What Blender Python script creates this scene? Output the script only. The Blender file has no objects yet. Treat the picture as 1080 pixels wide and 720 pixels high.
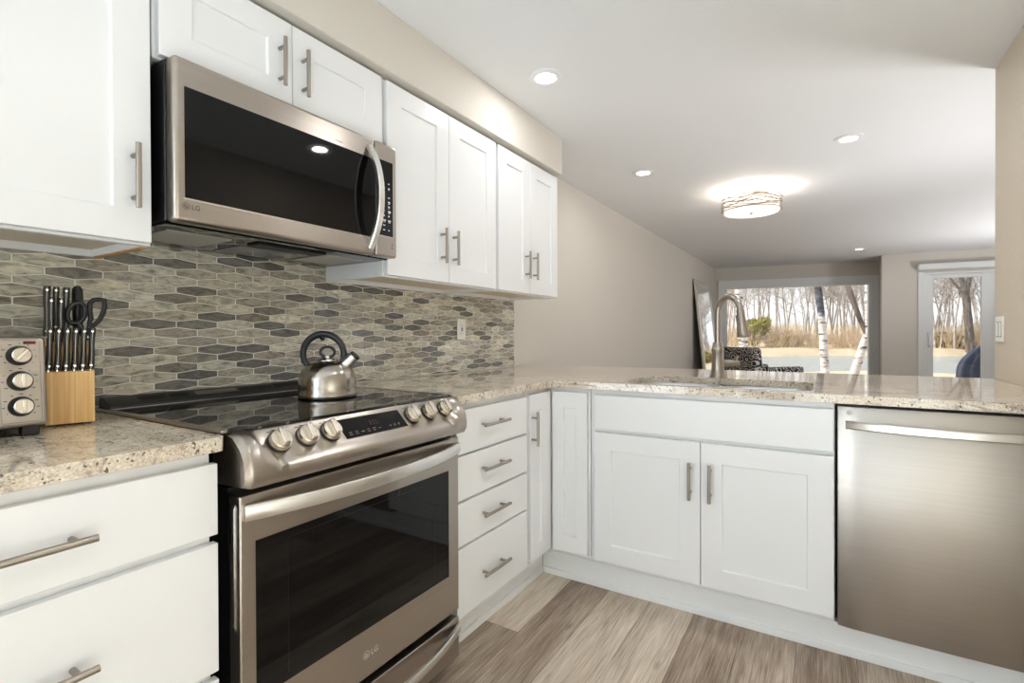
import bpy, bmesh, math, random
from mathutils import Vector, Matrix
from mathutils.geometry import tessellate_polygon
random.seed(7)
PI = math.pi
S = bpy.context.scene
COL = S.collection

# ------------------------------------------------------------------ camera, world, sun, exposure
cam_d = bpy.data.cameras.new('camera')
cam = bpy.data.objects.new('camera', cam_d); COL.objects.link(cam); S.camera = cam
cam_d.sensor_width = 36.0; cam_d.lens = 17.7398; cam_d.shift_y = -0.003349
cam_d.clip_start = 0.02; cam_d.clip_end = 400
_f = Vector((-0.5291616, 0.84849574, -0.00655649)); _r = Vector((0.84852106, 0.52914669, -0.00397282)); _u = _r.cross(_f)
cam.matrix_world = Matrix(((_r.x, _u.x, -_f.x, 1.734), (_r.y, _u.y, -_f.y, -0.470), (_r.z, _u.z, -_f.z, 1.120), (0, 0, 0, 1)))

S.view_settings.view_transform = 'Standard'; S.view_settings.look = 'None'
S.view_settings.gamma = 1.0; S.view_settings.use_curve_mapping = False
S.view_settings.exposure = 0.62
S.cycles.max_bounces = 10; S.cycles.diffuse_bounces = 6; S.cycles.glossy_bounces = 5
S.cycles.transparent_max_bounces = 12
S.cycles.caustics_reflective = False; S.cycles.caustics_refractive = False
S.cycles.sample_clamp_indirect = 6.0

W_ = bpy.data.worlds.new('world'); S.world = W_; W_.use_nodes = True
nt = W_.node_tree
for n in list(nt.nodes): nt.nodes.remove(n)
sky = nt.nodes.new('ShaderNodeTexSky'); sky.sky_type = 'NISHITA'; sky.sun_disc = False
sky.sun_elevation = math.radians(38); sky.sun_rotation = math.radians(250); sky.dust_density = 3.0; sky.air_density = 0.9
bgn = nt.nodes.new('ShaderNodeBackground'); bgn.inputs['Strength'].default_value = 0.26
wo = nt.nodes.new('ShaderNodeOutputWorld')
hz = nt.nodes.new('ShaderNodeMix'); hz.data_type = 'RGBA'; hz.inputs[0].default_value = 0.75; hz.inputs[7].default_value = (3.2, 3.25, 3.35, 1)
nt.links.new(sky.outputs[0], hz.inputs[6]); nt.links.new(hz.outputs[2], bgn.inputs[0]); nt.links.new(bgn.outputs[0], wo.inputs[0])

SUN = 2.1
CAN_W = 1.6
sun_d = bpy.data.lights.new('sun', 'SUN'); sun_d.energy = SUN; sun_d.angle = math.radians(0.6); sun_d.color = (1, 0.975, 0.94)
sun = bpy.data.objects.new('sun', sun_d); COL.objects.link(sun); sun.location = (-20, -10, 25)
sun.rotation_euler = Vector((0.80, 0.30, -0.62)).to_track_quat('-Z', 'Y').to_euler()

def bounce(loc, aim, watts, angle, col=(0.76, 0.885, 1.0)):
    # added unseen fill spot, its soft light bounced off ceiling and walls
    d = bpy.data.lights.new('bounce_fill', 'SPOT'); d.energy = watts; d.spot_size = math.radians(angle); d.spot_blend = 1.0; d.shadow_soft_size = 0.25; d.color = col
    o = bpy.data.objects.new('bounce_fill', d); COL.objects.link(o); o.location = loc; o.rotation_euler = Vector(aim).to_track_quat('-Z', 'Y').to_euler()
bounce((2.0, -1.0, 0.2), (0.0, 0.55, 1.0), 80, 112)
bounce((3.2, 3.3, 0.4), (-0.55, -0.1, 1.0), 70, 110, (0.96, 0.97, 1.0))
bounce((1.3, -0.75, 0.95), (-0.25, -1.0, -0.2), 470, 150)
bounce((1.3, -0.75, 0.7), (1.0, 0.42, -0.12), 170, 88)
bounce((4.6, 4.8, 0.7), (-0.45, 0.0, 1.0), 100, 165, (0.97, 0.975, 1.0))
bounce((4.5, 7.2, 0.9), (-0.45, 0.0, 1.0), 110, 160, (0.97, 0.975, 1.0))

# ------------------------------------------------------------------ mesh helpers
WM = {}            # world matrix of every empty
class MB:
    def __init__(s): s.v = []; s.f = []; s.fc = []
    def add(s, vs, fs, c=None):
        b = len(s.v); s.v += [tuple(v) for v in vs]; s.f += [tuple(i + b for i in f) for f in fs]; s.fc += [c] * len(fs)
    def box(s, x0, x1, y0, y1, z0, z1, T=None, c=None):
        vs = [(x, y, z) for x in (x0, x1) for y in (y0, y1) for z in (z0, z1)]
        if T: vs = [T(*v) for v in vs]
        s.add(vs, [(0, 1, 3, 2), (4, 6, 7, 5), (0, 4, 5, 1), (2, 3, 7, 6), (0, 2, 6, 4), (1, 5, 7, 3)], c)
    def quad(s, a, b, c_, d, c=None): s.add([a, b, c_, d], [(0, 1, 2, 3)], c)
    def prism(s, poly, fn, a, b, c=None):
        """poly: 2D points; fn(p, t) -> 3D for t in (a, b)."""
        n = len(poly); vs = [fn(p, a) for p in poly] + [fn(p, b) for p in poly]
        s.add(vs, [tuple(range(n)), tuple(range(2 * n - 1, n - 1, -1))] + [(i, (i + 1) % n, n + (i + 1) % n, n + i) for i in range(n)], c)
    def loft(s, rings, close=True, caps=True, c=None):
        n = len(rings[0]); vs = [p for r in rings for p in r]; fs = []
        for k in range(len(rings) - 1):
            for i in range(n if close else n - 1):
                j = (i + 1) % n
                fs.append((k * n + i, k * n + j, (k + 1) * n + j, (k + 1) * n + i))
        if caps and close: fs += [tuple(range(n)), tuple(range(len(vs) - 1, len(vs) - n - 1, -1))]
        s.add(vs, fs, c)
    def tube(s, pts, r, n=10, caps=True, closed=False, c=None):
        pts = [Vector(p) for p in pts]; m = len(pts)
        rr = r if isinstance(r, (list, tuple)) else [r] * m
        t0 = (pts[1] - pts[0]).normalized()
        up = Vector((0, 0, 1)) if abs(t0.z) < 0.9 else Vector((1, 0, 0))
        u = t0.cross(up).normalized(); rings = []
        for i in range(m):
            if closed: t = (pts[(i + 1) % m] - pts[i - 1]).normalized()
            else: t = (pts[min(i + 1, m - 1)] - pts[max(i - 1, 0)]).normalized()
            u = (u - t * u.dot(t)).normalized(); w = t.cross(u)
            rings.append([pts[i] + (u * math.cos(2 * PI * k / n) + w * math.sin(2 * PI * k / n)) * rr[i] for k in range(n)])
        if closed: s.loft(rings + [rings[0]], True, False, c)
        else: s.loft(rings, True, caps, c)
    def cyl(s, p0, p1, r, n=20, c=None): s.tube([p0, p1], r, n, True, False, c)
    def lathe(s, o, prof, n=40, ax=(0, 0, 1), c=None):
        a = Vector(ax).normalized(); h = Vector((1, 0, 0)) if abs(a.x) < 0.9 else Vector((0, 1, 0))
        u = a.cross(h).normalized(); w = a.cross(u); o = Vector(o)
        s.loft([[o + a * z + (u * math.cos(2 * PI * k / n) + w * math.sin(2 * PI * k / n)) * max(r, 1e-5) for k in range(n)] for r, z in prof], True, True, c)
    def sweep(s, pts, us, vs_, prof, c=None):
        s.loft([[Vector(p) + Vector(u) * a + Vector(v) * b for a, b in prof] for p, u, v in zip(pts, us, vs_)], True, True, c)

def obj(name, mb, m, parent=None, bevel=0.0, seg=2, smooth=True, ang=0.62, fix=True):
    me = bpy.data.meshes.new(name)
    vs = mb.v
    if parent is not None:
        inv = WM[parent.name].inverted(); vs = [tuple(inv @ Vector(v)) for v in vs]
    me.from_pydata(vs, [], mb.f)
    if any(c is not None for c in mb.fc):
        at = me.color_attributes.new('tone', 'FLOAT_COLOR', 'CORNER'); k = 0
        for f, c in zip(mb.f, mb.fc):
            for _ in f: at.data[k].color = (*(c or (0.5, 0.5, 0.5)), 1); k += 1
    if fix:
        b = bmesh.new(); b.from_mesh(me); bmesh.ops.recalc_face_normals(b, faces=b.faces); b.to_mesh(me); b.free()
    if smooth:
        me.polygons.foreach_set('use_smooth', [True] * len(me.polygons)); me.set_sharp_from_angle(angle=ang)
    ms = m if isinstance(m, (list, tuple)) else [m]
    for x in ms: me.materials.append(x)
    o = bpy.data.objects.new(name, me); COL.objects.link(o)
    if parent is not None: o.parent = parent; WM[o.name] = WM[parent.name]
    else: WM[o.name] = Matrix.Identity(4)
    if bevel:
        bm_ = o.modifiers.new('bevel', 'BEVEL'); bm_.width = bevel; bm_.segments = seg; bm_.limit_method = 'ANGLE'; bm_.angle_limit = 0.6
        bm_.harden_normals = False
    return o

def thing(name, label, cat, loc, group=None, rz=0.0):
    o = bpy.data.objects.new(name, None); COL.objects.link(o); o.location = loc; o.rotation_euler = (0, 0, rz)
    o.empty_display_size = 0.05
    o['label'] = label; o['category'] = cat
    if group: o['group'] = group
    WM[o.name] = Matrix.Translation(Vector(loc)) @ Matrix.Rotation(rz, 4, 'Z')
    return o
def tag(o, label, cat, group=None, kind=None):
    o['label'] = label; o['category'] = cat
    if group: o['group'] = group
    if kind: o['kind'] = kind
    return o
def struct(name, mb, m, **k):
    o = obj(name, mb, m, **k); o['kind'] = 'structure'; return o
def lab(o, t): o['label'] = t; return o

def text_faces(txt, size, fn, mb, c=None, thick=0.0):
    """lettering as mesh faces; fn(x, y) -> 3D"""
    cu = bpy.data.curves.new('t', 'FONT'); cu.body = txt; cu.size = size; cu.resolution_u = 3
    o = bpy.data.objects.new('t', cu); COL.objects.link(o)
    me = o.to_mesh()
    mb.add([fn(v.co.x, v.co.y) for v in me.vertices], [tuple(p.vertices) for p in me.polygons], c)
    w = max([v.co.x for v in me.vertices] or [0])
    o.to_mesh_clear(); bpy.data.objects.remove(o); bpy.data.curves.remove(cu)
    return w

# ------------------------------------------------------------------ materials
def lin(c): return tuple(((x / 255) / 12.92 if x / 255 <= 0.04045 else ((x / 255 + 0.055) / 1.055) ** 2.4) for x in c)
class NT:
    def __init__(s, name):
        s.m = bpy.data.materials.new(name); s.m.use_nodes = True; s.t = s.m.node_tree
        s.b = s.t.nodes['Principled BSDF']
    def n(s, t, **k):
        x = s.t.nodes.new(t)
        for a, v in k.items():
            if a in x.bl_rna.properties: setattr(x, a, v)
            else: x.inputs[a].default_value = v
        return x
    def l(s, a, b): s.t.links.new(a, b)
    def set(s, **k):
        for a, v in k.items():
            i = s.b.inputs[a.replace('_', ' ')]
            if hasattr(v, 'is_output') or isinstance(v, bpy.types.NodeSocket): s.l(v, i)
            else: i.default_value = (*v, 1) if isinstance(v, tuple) and len(v) == 3 and i.type == 'RGBA' else v
    def pos(s, scale=(1, 1, 1), loc=(0, 0, 0), obj_=False):
        mp = s.n('ShaderNodeMapping'); mp.inputs['Scale'].default_value = scale; mp.inputs['Location'].default_value = loc
        if obj_: s.l(s.n('ShaderNodeTexCoord').outputs['Object'], mp.inputs[0])
        else: s.l(s.n('ShaderNodeNewGeometry').outputs['Position'], mp.inputs[0])
        return mp.outputs[0]
    def noise(s, vec, sc, det=3.0, rough=0.55, dist=0.0):
        x = s.n('ShaderNodeTexNoise'); x.inputs['Scale'].default_value = sc; x.inputs['Detail'].default_value = det
        x.inputs['Roughness'].default_value = rough; x.inputs['Distortion'].default_value = dist
        s.l(vec, x.inputs['Vector']); return x.outputs['Fac']
    def ramp(s, fac, stops, interp='LINEAR'):
        r = s.n('ShaderNodeValToRGB'); r.color_ramp.interpolation = interp
        while len(r.color_ramp.elements) < len(stops): r.color_ramp.elements.new(0.5)
        for e, (p, c) in zip(r.color_ramp.elements, stops):
            e.position = p; e.color = (*c, 1) if len(c) == 3 else c
        s.l(fac, r.inputs[0]); return r.outputs[0]
    def mix(s, f, a, b, mode='MIX'):
        x = s.n('ShaderNodeMix'); x.data_type = 'RGBA'; x.blend_type = mode
        for i, v in ((0, f), (6, a), (7, b)):
            if isinstance(v, bpy.types.NodeSocket): s.l(v, x.inputs[i])
            else: x.inputs[i].default_value = (*v, 1) if isinstance(v, tuple) and len(v) == 3 else v
        return x.outputs[2]
    def math(s, op, a, b=0.0):
        x = s.n('ShaderNodeMath'); x.operation = op
        for i, v in ((0, a), (1, b)):
            if isinstance(v, bpy.types.NodeSocket): s.l(v, x.inputs[i])
            else: x.inputs[i].default_value = v
        return x.outputs[0]
    def bump(s, h, strength=0.2, dist=0.002):
        b = s.n('ShaderNodeBump'); b.inputs['Strength'].default_value = strength; b.inputs['Distance'].default_value = dist
        s.l(h, b.inputs['Height']); s.l(b.outputs[0], s.b.inputs['Normal'])
BW = ((0, 0, 0), (1, 1, 1))
def simple(name, c, rough=0.5, metal=0.0, spec=0.5, **k):
    t = NT(name); t.set(Base_Color=lin(c), Roughness=rough, Metallic=metal); t.b.inputs['Specular IOR Level'].default_value = spec
    for a, v in k.items(): t.set(**{a: v})
    return t.m
def emit(name, c, st):
    t = NT(name); t.set(Base_Color=lin(c), Emission_Color=lin(c), Emission_Strength=st, Roughness=0.4); return t.m

M = {}
def wallpaint(name, c, bs=0.12, sc=140, dist=0.0015, rough=0.75):
    t = NT(name); p = t.pos()
    n1 = t.noise(p, 1.3, 2); col = t.mix(t.math('MULTIPLY', n1, 0.25), lin(c), lin(tuple(x * 0.95 for x in c)))
    t.set(Base_Color=col, Roughness=rough); t.bump(t.noise(p, sc, 3), bs, dist); return t.m
M['wall'] = wallpaint('beige_wall_paint', (213, 207, 197), 0.25, 110)
M['wall_tex'] = wallpaint('textured_wall_paint', (214, 203, 186), 0.9, 95, 0.004)
M['wall_white'] = wallpaint('white_wall_paint', (232, 234, 236), 0.25, 110)
M['ceiling'] = wallpaint('ceiling_paint', (231, 232, 232), 0.5, 120, 0.003, 0.9)
M['white'] = simple('white_cabinet_paint', (231, 232, 233), 0.32)
M['whitetrim'] = simple('white_trim_paint', (234, 235, 235), 0.4)
M['winframe'] = simple('window_trim_paint', (228, 230, 229), 0.4)
M['tanply'] = simple('cabinet_underside_veneer', (222, 210, 190), 0.55)
M['black'] = simple('black_plastic', (18, 18, 19), 0.35)
M['blackgap'] = simple('black_enamel', (10, 10, 11), 0.5)
M['blackglass'] = simple('black_glass', (7, 7, 8), 0.03, 0, 0.32)
M['ceran'] = simple('cooktop_glass', (7, 7, 8), 0.03, 0, 0.9)
M['rubber'] = simple('black_soft_plastic', (22, 22, 23), 0.42)
M['glyph'] = simple('pale_print', (205, 208, 214), 0.5)
M['darkprint'] = simple('dark_print', (60, 56, 52), 0.5)
M['dimglyph'] = simple('dim_print', (92, 84, 82), 0.5)
M['plastic_white'] = simple('white_plastic', (238, 237, 232), 0.3)
M['filter'] = simple('aluminium_mesh', (186, 184, 178), 0.5, 0.6)
M['chrome'] = simple('polished_steel', (215, 213, 210), 0.12, 1.0)
M['nickel'] = simple('brushed_nickel', (162, 154, 144), 0.30, 1.0)
M['rubbergray'] = simple('gray_gasket', (96, 96, 98), 0.6)
M['red'] = simple('red_lens', (130, 12, 14), 0.2)
M['lamp'] = emit('lit_lens', (255, 250, 240), 5.0)
M['shade'] = emit('lit_shade', (255, 246, 234), 0.75)
M['subfloor'] = simple('dark_subfloor', (60, 52, 46), 0.8)

def steel(name, c, rough, axis, tangent=True):
    t = NT(name)
    sc = {'x': (2, 140, 140), 'y': (140, 2, 140), 'z': (140, 140, 2)}[axis]
    n1 = t.noise(t.pos(sc), 1.0, 3)
    n2 = t.noise(t.pos((3, 3, 3)), 2.0, 2)
    col = t.mix(n1, lin(tuple(x * 0.97 for x in c)), lin(tuple(min(255, x * 1.03) for x in c)))
    r = t.math('ADD', t.math('MULTIPLY', n1, 0.03), t.math('ADD', t.math('MULTIPLY', n2, 0.05), rough - 0.04))
    t.set(Base_Color=col, Roughness=r, Metallic=1.0)
    if tangent:
        tg = t.n('ShaderNodeTangent'); tg.direction_type = 'RADIAL'; tg.axis = 'Z'
        t.b.inputs['Anisotropic'].default_value = 0.6; t.b.inputs['Anisotropic Rotation'].default_value = 0.25; t.l(tg.outputs[0], t.b.inputs['Tangent'])
    return t.m
M['steel_y'] = steel('brushed_stainless', (176, 168, 159), 0.29, 'y')
M['steel_x'] = steel('brushed_stainless_door', (176, 170, 162), 0.31, 'x')
M['steel_bright'] = steel('satin_handle_steel', (226, 224, 220), 0.30, 'y')
M['steel_knob'] = simple('machined_knob_steel', (216, 207, 194), 0.27, 1.0)
M['steel_kettle'] = steel('spun_kettle_steel', (170, 163, 154), 0.20, 'z', False)
M['sinksteel'] = simple('sink_steel', (225, 226, 228), 0.35, 0.7)

def granite(name):
    t = NT(name)
    p = t.pos((1, 1, 1)); a = t.noise(t.pos((3, 8, 8)), 1.8, 5, 0.65, 0.8)
    base = t.ramp(a, [(0.30, lin((168, 152, 136))), (0.44, lin((206, 192, 174))), (0.56, lin((230, 219, 201))), (0.72, lin((236, 228, 213)))])
    fine = t.noise(p, 210, 3, 0.65)
    base = t.mix(0.42, base, t.ramp(fine, [(0.34, lin((104, 90, 78))), (0.48, lin((198, 184, 162))), (0.66, lin((244, 238, 224)))]))
    mid = t.noise(t.pos((1, 1, 1), (4, 4, 9)), 48, 3, 0.6, 0.6)
    base = t.mix(t.math('MULTIPLY', t.ramp(mid, [(0.57, (0, 0, 0)), (0.66, (1, 1, 1))]), 0.55), base, lin((136, 116, 100)))
    st = t.noise(t.pos((6, 30, 30), (3, 1, 2)), 1.5, 5, 0.65, 1.0)
    streak = t.ramp(st, [(0.53, (0, 0, 0)), (0.62, (1, 1, 1))])
    dens = t.ramp(t.noise(t.pos((1.6, 4, 4)), 2.0, 3), [(0.42, (0, 0, 0)), (0.58, (1, 1, 1))])
    base = t.mix(t.math('MULTIPLY', t.math('MULTIPLY', streak, dens), 0.8), base, lin((96, 80, 72)))
    dots = t.ramp(t.noise(t.pos((1, 1, 1), (5, 2, 1)), 120, 2, 0.5, 0.3), [(0.63, (0, 0, 0)), (0.66, (1, 1, 1))])
    base = t.mix(t.math('MULTIPLY', dots, 0.85), base, lin((58, 42, 38)))
    bigs = t.ramp(t.noise(t.pos((1, 1, 1), (1, 7, 3)), 42, 2, 0.55, 0.6), [(0.685, (0, 0, 0)), (0.71, (1, 1, 1))])
    base = t.mix(t.math('MULTIPLY', bigs, 0.8), base, lin((78, 54, 46)))
    t.set(Base_Color=base, Roughness=0.04); t.b.inputs['Specular IOR Level'].default_value = 0.95
    return t.m
M['granite'] = granite('speckled_granite')

def floor_mat():
    t = NT('vinyl_plank')
    at = t.n('ShaderNodeAttribute'); at.attribute_name = 'tone'
    sep = t.n('ShaderNodeSeparateColor'); t.l(at.outputs['Color'], sep.inputs[0])
    off = t.n('ShaderNodeCombineXYZ'); t.l(t.math('MULTIPLY', sep.outputs[1], 37.0), off.inputs[0]); t.l(t.math('MULTIPLY', sep.outputs[1], 11.0), off.inputs[1])
    def coords(sc):
        va = t.n('ShaderNodeVectorMath'); va.operation = 'ADD'
        t.l(t.pos(sc), va.inputs[0]); t.l(off.outputs[0], va.inputs[1]); return va.outputs[0]
    big = t.noise(coords((9, 1.4, 1)), 1.0, 4, 0.6, 0.8)
    grain = t.noise(coords((150, 3.5, 1)), 1.0, 4, 0.65, 0.3)
    fine = t.noise(coords((380, 7, 1)), 1.0, 3, 0.6)
    tone = t.math('ADD', t.math('MULTIPLY', t.math('SUBTRACT', big, 0.5), 0.9), sep.outputs[0])
    tone = t.math('ADD', tone, t.math('MULTIPLY', t.math('SUBTRACT', grain, 0.5), 0.6))
    tone = t.math('ADD', tone, t.math('MULTIPLY', t.math('SUBTRACT', fine, 0.5), 0.8))
    col = t.ramp(tone, [(0.0, lin((86, 70, 58))), (0.3, lin((136, 117, 100))), (0.52, lin((178, 161, 144))), (0.75, lin((210, 196, 178))), (1.0, lin((230, 219, 203)))])
    kn = t.n('ShaderNodeTexVoronoi'); kn.inputs['Scale'].default_value = 1.0; t.l(coords((6, 2.2, 1)), kn.inputs['Vector'])
    knot = t.ramp(kn.outputs['Distance'], [(0.02, (1, 1, 1)), (0.09, (0, 0, 0))])
    col = t.mix(t.math('MULTIPLY', knot, 0.6), col, lin((84, 68, 58)))
    t.set(Base_Color=col, Roughness=0.42); t.bump(t.math('ADD', grain, fine), 0.15, 0.001)
    return t.m
M['floor'] = floor_mat()

def tile_mat():
    t = NT('stone_glass_mosaic')
    at = t.n('ShaderNodeAttribute'); at.attribute_name = 'tone'
    sep = t.n('ShaderNodeSeparateColor'); t.l(at.outputs['Color'], sep.inputs[0])
    off = t.n('ShaderNodeCombineXYZ'); t.l(t.math('MULTIPLY', sep.outputs[1], 53.0), off.inputs[1]); t.l(t.math('MULTIPLY', sep.outputs[2], 29.0), off.inputs[2])
    va = t.n('ShaderNodeVectorMath'); va.operation = 'ADD'; t.l(t.pos((10, 22, 75)), va.inputs[0]); t.l(off.outputs[0], va.inputs[1])
    n1 = t.noise(va.outputs[0], 1.0, 5, 0.65, 1.0)
    vb = t.n('ShaderNodeVectorMath'); vb.operation = 'ADD'; t.l(t.pos((10, 9, 20)), vb.inputs[0]); t.l(off.outputs[0], vb.inputs[1])
    n2 = t.noise(vb.outputs[0], 1.0, 3, 0.5, 0.6)
    base = t.ramp(sep.outputs[0], [(0.0, lin((106, 106, 106))), (0.25, lin((138, 134, 126))), (0.5, lin((174, 169, 157))), (0.75, lin((200, 198, 185))), (1.0, lin((216, 214, 201)))])
    warm = t.mix(sep.outputs[2], lin((196, 204, 208)), lin((214, 192, 162)))
    base = t.mix(0.30, base, t.mix(1.0, base, warm, 'MULTIPLY'))
    v = t.ramp(n1, [(0.32, (0.50, 0.49, 0.48)), (0.47, (0.98, 0.98, 0.98)), (0.62, (1.38, 1.37, 1.34))])
    col = t.mix(1.0, base, v, 'MULTIPLY')
    dk = t.ramp(n2, [(0.30, (1, 1, 1)), (0.42, (0, 0, 0))])
    col = t.mix(t.math('MULTIPLY', dk, 0.55), col, lin((66, 60, 54)))
    t.set(Base_Color=col, Roughness=0.17); t.bump(n1, 0.12, 0.001)
    t.b.inputs['Specular IOR Level'].default_value = 0.55
    return t.m
M['tile'] = tile_mat()
M['grout'] = wallpaint('pale_grout', (236, 234, 226), 0.3, 300)

def wood(name, c0, c1, sc):
    t = NT(name); n1 = t.noise(t.pos(sc, (2, 3, 1), True), 1.0, 3, 0.5, 0.2)
    t.set(Base_Color=t.ramp(n1, [(0.3, lin(c0)), (0.5, lin(tuple((a + b) / 2 for a, b in zip(c0, c1)))), (0.68, lin(c1))]), Roughness=0.4); return t.m
M['bamboo'] = wood('bamboo_block', (212, 158, 88), (248, 210, 146), (12, 150, 3))
M['rawwood'] = wood('raw_wood_edge', (170, 116, 62), (206, 152, 92), (60, 8, 8))

def glass():
    t = NT('clear_pane'); nt = t.t
    tr = t.n('ShaderNodeBsdfTransparent'); gl = t.n('ShaderNodeBsdfGlossy'); gl.inputs['Roughness'].default_value = 0.01
    fr = t.n('ShaderNodeFresnel'); fr.inputs['IOR'].default_value = 1.45
    mx = t.n('ShaderNodeMixShader'); t.l(fr.outputs[0], mx.inputs[0]); t.l(tr.outputs[0], mx.inputs[1]); t.l(gl.outputs[0], mx.inputs[2])
    t.l(mx.outputs[0], nt.nodes['Material Output'].inputs['Surface']); return t.m
M['glass'] = glass()
M['mirror'] = simple('silvered_glass', (235, 238, 240), 0.02, 1.0)
M['mirrorframe'] = simple('silver_leaf_frame', (214, 209, 198), 0.35, 0.5)

def swirl():
    t = NT('swirl_upholstery'); vo = t.n('ShaderNodeTexVoronoi'); vo.inputs['Scale'].default_value = 10.0; vo.inputs['Randomness'].default_value = 0.9
    p = t.pos(); nn = t.n('ShaderNodeTexNoise'); nn.inputs['Scale'].default_value = 6.0; t.l(p, nn.inputs['Vector'])
    va = t.n('ShaderNodeVectorMath'); va.operation = 'MULTIPLY_ADD'; t.l(nn.outputs['Color'], va.inputs[0]); va.inputs[1].default_value = (0.08, 0.08, 0.08); t.l(p, va.inputs[2])
    t.l(va.outputs[0], vo.inputs['Vector'])
    s = t.math('SINE', t.math('MULTIPLY', vo.outputs['Distance'], 22.0))
    t.set(Base_Color=t.ramp(s, [(0.40, lin((34, 36, 44))), (0.62, lin((214, 212, 206)))]), Roughness=0.8); return t.m
M['swirl'] = swirl()
def birch():
    t = NT('birch_bark'); n1 = t.noise(t.pos((3, 3, 14)), 1.0, 4, 0.6, 0.4); n2 = t.noise(t.pos((1, 1, 1.4)), 1.1, 2)
    c = t.ramp(n1, [(0.36, lin((70, 64, 60))), (0.46, lin((206, 200, 192))), (0.7, lin((244, 240, 234)))])
    t.set(Base_Color=c, Roughness=0.8); t.bump(n1, 0.4, 0.02); return t.m
M['birch'] = birch()
def birch_painted_shade():  # shade on the upper trunk is painted into the bark color
    t = NT('birch_bark_upper_shade'); n1 = t.noise(t.pos((3, 3, 14)), 1.0, 4, 0.6, 0.4)
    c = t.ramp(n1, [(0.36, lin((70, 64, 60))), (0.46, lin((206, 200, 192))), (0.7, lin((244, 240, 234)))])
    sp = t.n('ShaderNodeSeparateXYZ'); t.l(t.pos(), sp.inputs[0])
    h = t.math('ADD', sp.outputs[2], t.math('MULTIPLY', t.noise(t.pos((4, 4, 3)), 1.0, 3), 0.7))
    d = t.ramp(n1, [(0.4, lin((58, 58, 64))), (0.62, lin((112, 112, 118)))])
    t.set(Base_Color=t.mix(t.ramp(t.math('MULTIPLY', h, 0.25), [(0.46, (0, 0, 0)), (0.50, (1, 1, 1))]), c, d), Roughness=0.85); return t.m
M['birch_painted_shade'] = birch_painted_shade()
def bark(name, a, b):
    t = NT(name); n1 = t.noise(t.pos((8, 8, 2)), 1.0, 4, 0.6); t.set(Base_Color=t.ramp(n1, [(0.35, lin(a)), (0.65, lin(b))]), Roughness=0.9); return t.m
M['bark'] = bark('gray_bark', (138, 128, 119), (218, 210, 202))
M['bark2'] = bark('cottonwood_bark', (74, 66, 60), (128, 116, 106))
M['twig'] = bark('tan_brush', (182, 160, 130), (230, 212, 184))
def ground_mat():
    t = NT('dormant_grass'); n1 = t.noise(t.pos((1, 1, 1)), 0.5, 5, 0.7); n2 = t.noise(t.pos((3, 3, 3)), 2.5, 4, 0.7)
    c = t.mix(n2, t.ramp(n1, [(0.35, lin((168, 146, 112))), (0.55, lin((204, 184, 150))), (0.75, lin((160, 156, 112)))]), lin((218, 202, 172)))
    t.set(Base_Color=c, Roughness=0.95); return t.m
M['ground'] = ground_mat()
def water():
    t = NT('pond_water'); t.set(Base_Color=lin((166, 176, 174)), Roughness=0.16)
    t.bump(t.noise(t.pos((0.7, 2.2, 1)), 1.6, 4), 0.9, 0.22); t.b.inputs['Specular IOR Level'].default_value = 0.5; return t.m
M['water'] = water()
M['deck'] = wood('weathered_deck', (150, 140, 128), (190, 180, 168), (3, 40, 3))
M['leaf'] = bark('evergreen_foliage', (96, 104, 44), (186, 172, 84))
def cover():
    t = NT('navy_cover_cloth'); n1 = t.noise(t.pos((1, 1, 1)), 5, 3)
    t.set(Base_Color=t.ramp(n1, [(0.3, lin((48, 58, 80))), (0.7, lin((76, 88, 114)))]), Roughness=0.55); return t.m
M['cover'] = cover()

# ------------------------------------------------------------------ structure
H = 2.31          # ceiling
def planks():
    mb = MB(); w = 0.179; x0 = 0.747 - 5 * w
    tones = {2: 0.50, 3: 0.46, 4: 0.64, 5: 0.36, 6: 0.56, 7: 0.60, 8: 0.33, 9: 0.42, 10: 0.33, 11: 0.5}
    rnd = random.Random(11)
    g = 0.0006
    for k in range(0, 29):
        xa = x0 + k * w
        L = 1.22; ys = [-2.62]
        y = -2.62 + rnd.uniform(0.2, 1.2)
        if k == 4: y = 1.146 - 3 * L
        while y < 9.9:
            if k in (5, 6, 7, 8, 9, 10) and 0.0 < y < 1.7: y = 1.75 + rnd.uniform(0, .5)
            if y > ys[-1] + .1: ys.append(y)
            y += L
        ys.append(9.9)
        for a, b in zip(ys, ys[1:]):
            tn = tones.get(k, rnd.uniform(0.25, 0.7))
            if not (a < 1.6 and b > 0.6): tn = rnd.uniform(0.25, 0.7)
            if k == 4 and b < 1.2 and b > .9: tn = 0.42
            if k == 4 and a > 1.1 and a < 1.2: tn = 0.68
            c = (tn, rnd.random(), rnd.random())
            mb.quad((xa + g, a + g, 0), (xa + w - g, a + g, 0), (xa + w - g, b - g, 0), (xa + g, b - g, 0), c)
    return mb
fl = planks(); struct('floor', fl, M['floor'], fix=False, smooth=False)
mb = MB(); mb.box(-0.15, 5.35, -2.75, 10.1, -0.12, -0.0012); struct('subfloor', mb, M['subfloor'])
mb = MB(); mb.box(-0.15, 5.35, -2.75, 10.2, H, H + 0.14); struct('ceiling', mb, M['ceiling'])
mb = MB(); mb.box(-0.15, 0.0, -2.75, 9.55, -0.12, H); struct('wall_left', mb, M['wall'])
mb = MB(); mb.box(2.38, 2.50, -2.75, 2.625, 0, H); struct('wall_right', mb, M['wall_tex'])
# back wall of the kitchen with an opening for an added window
mb = MB()
for a in ((0, 1.25, 0, H), (2.14, 2.38, 0, H), (1.25, 2.14, 0, 0.15), (1.25, 2.14, 2.1, H)): mb.box(a[0], a[1], -2.75, -2.62, a[2], a[3])
struct('wall_back', mb, M['wall_white'])
# soffit above the wall cabinets
mb = MB(); mb.box(0.0, 0.373, -2.62, 2.296, 2.088, H); struct('soffit', mb, M['wall'], bevel=0.004)

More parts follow.
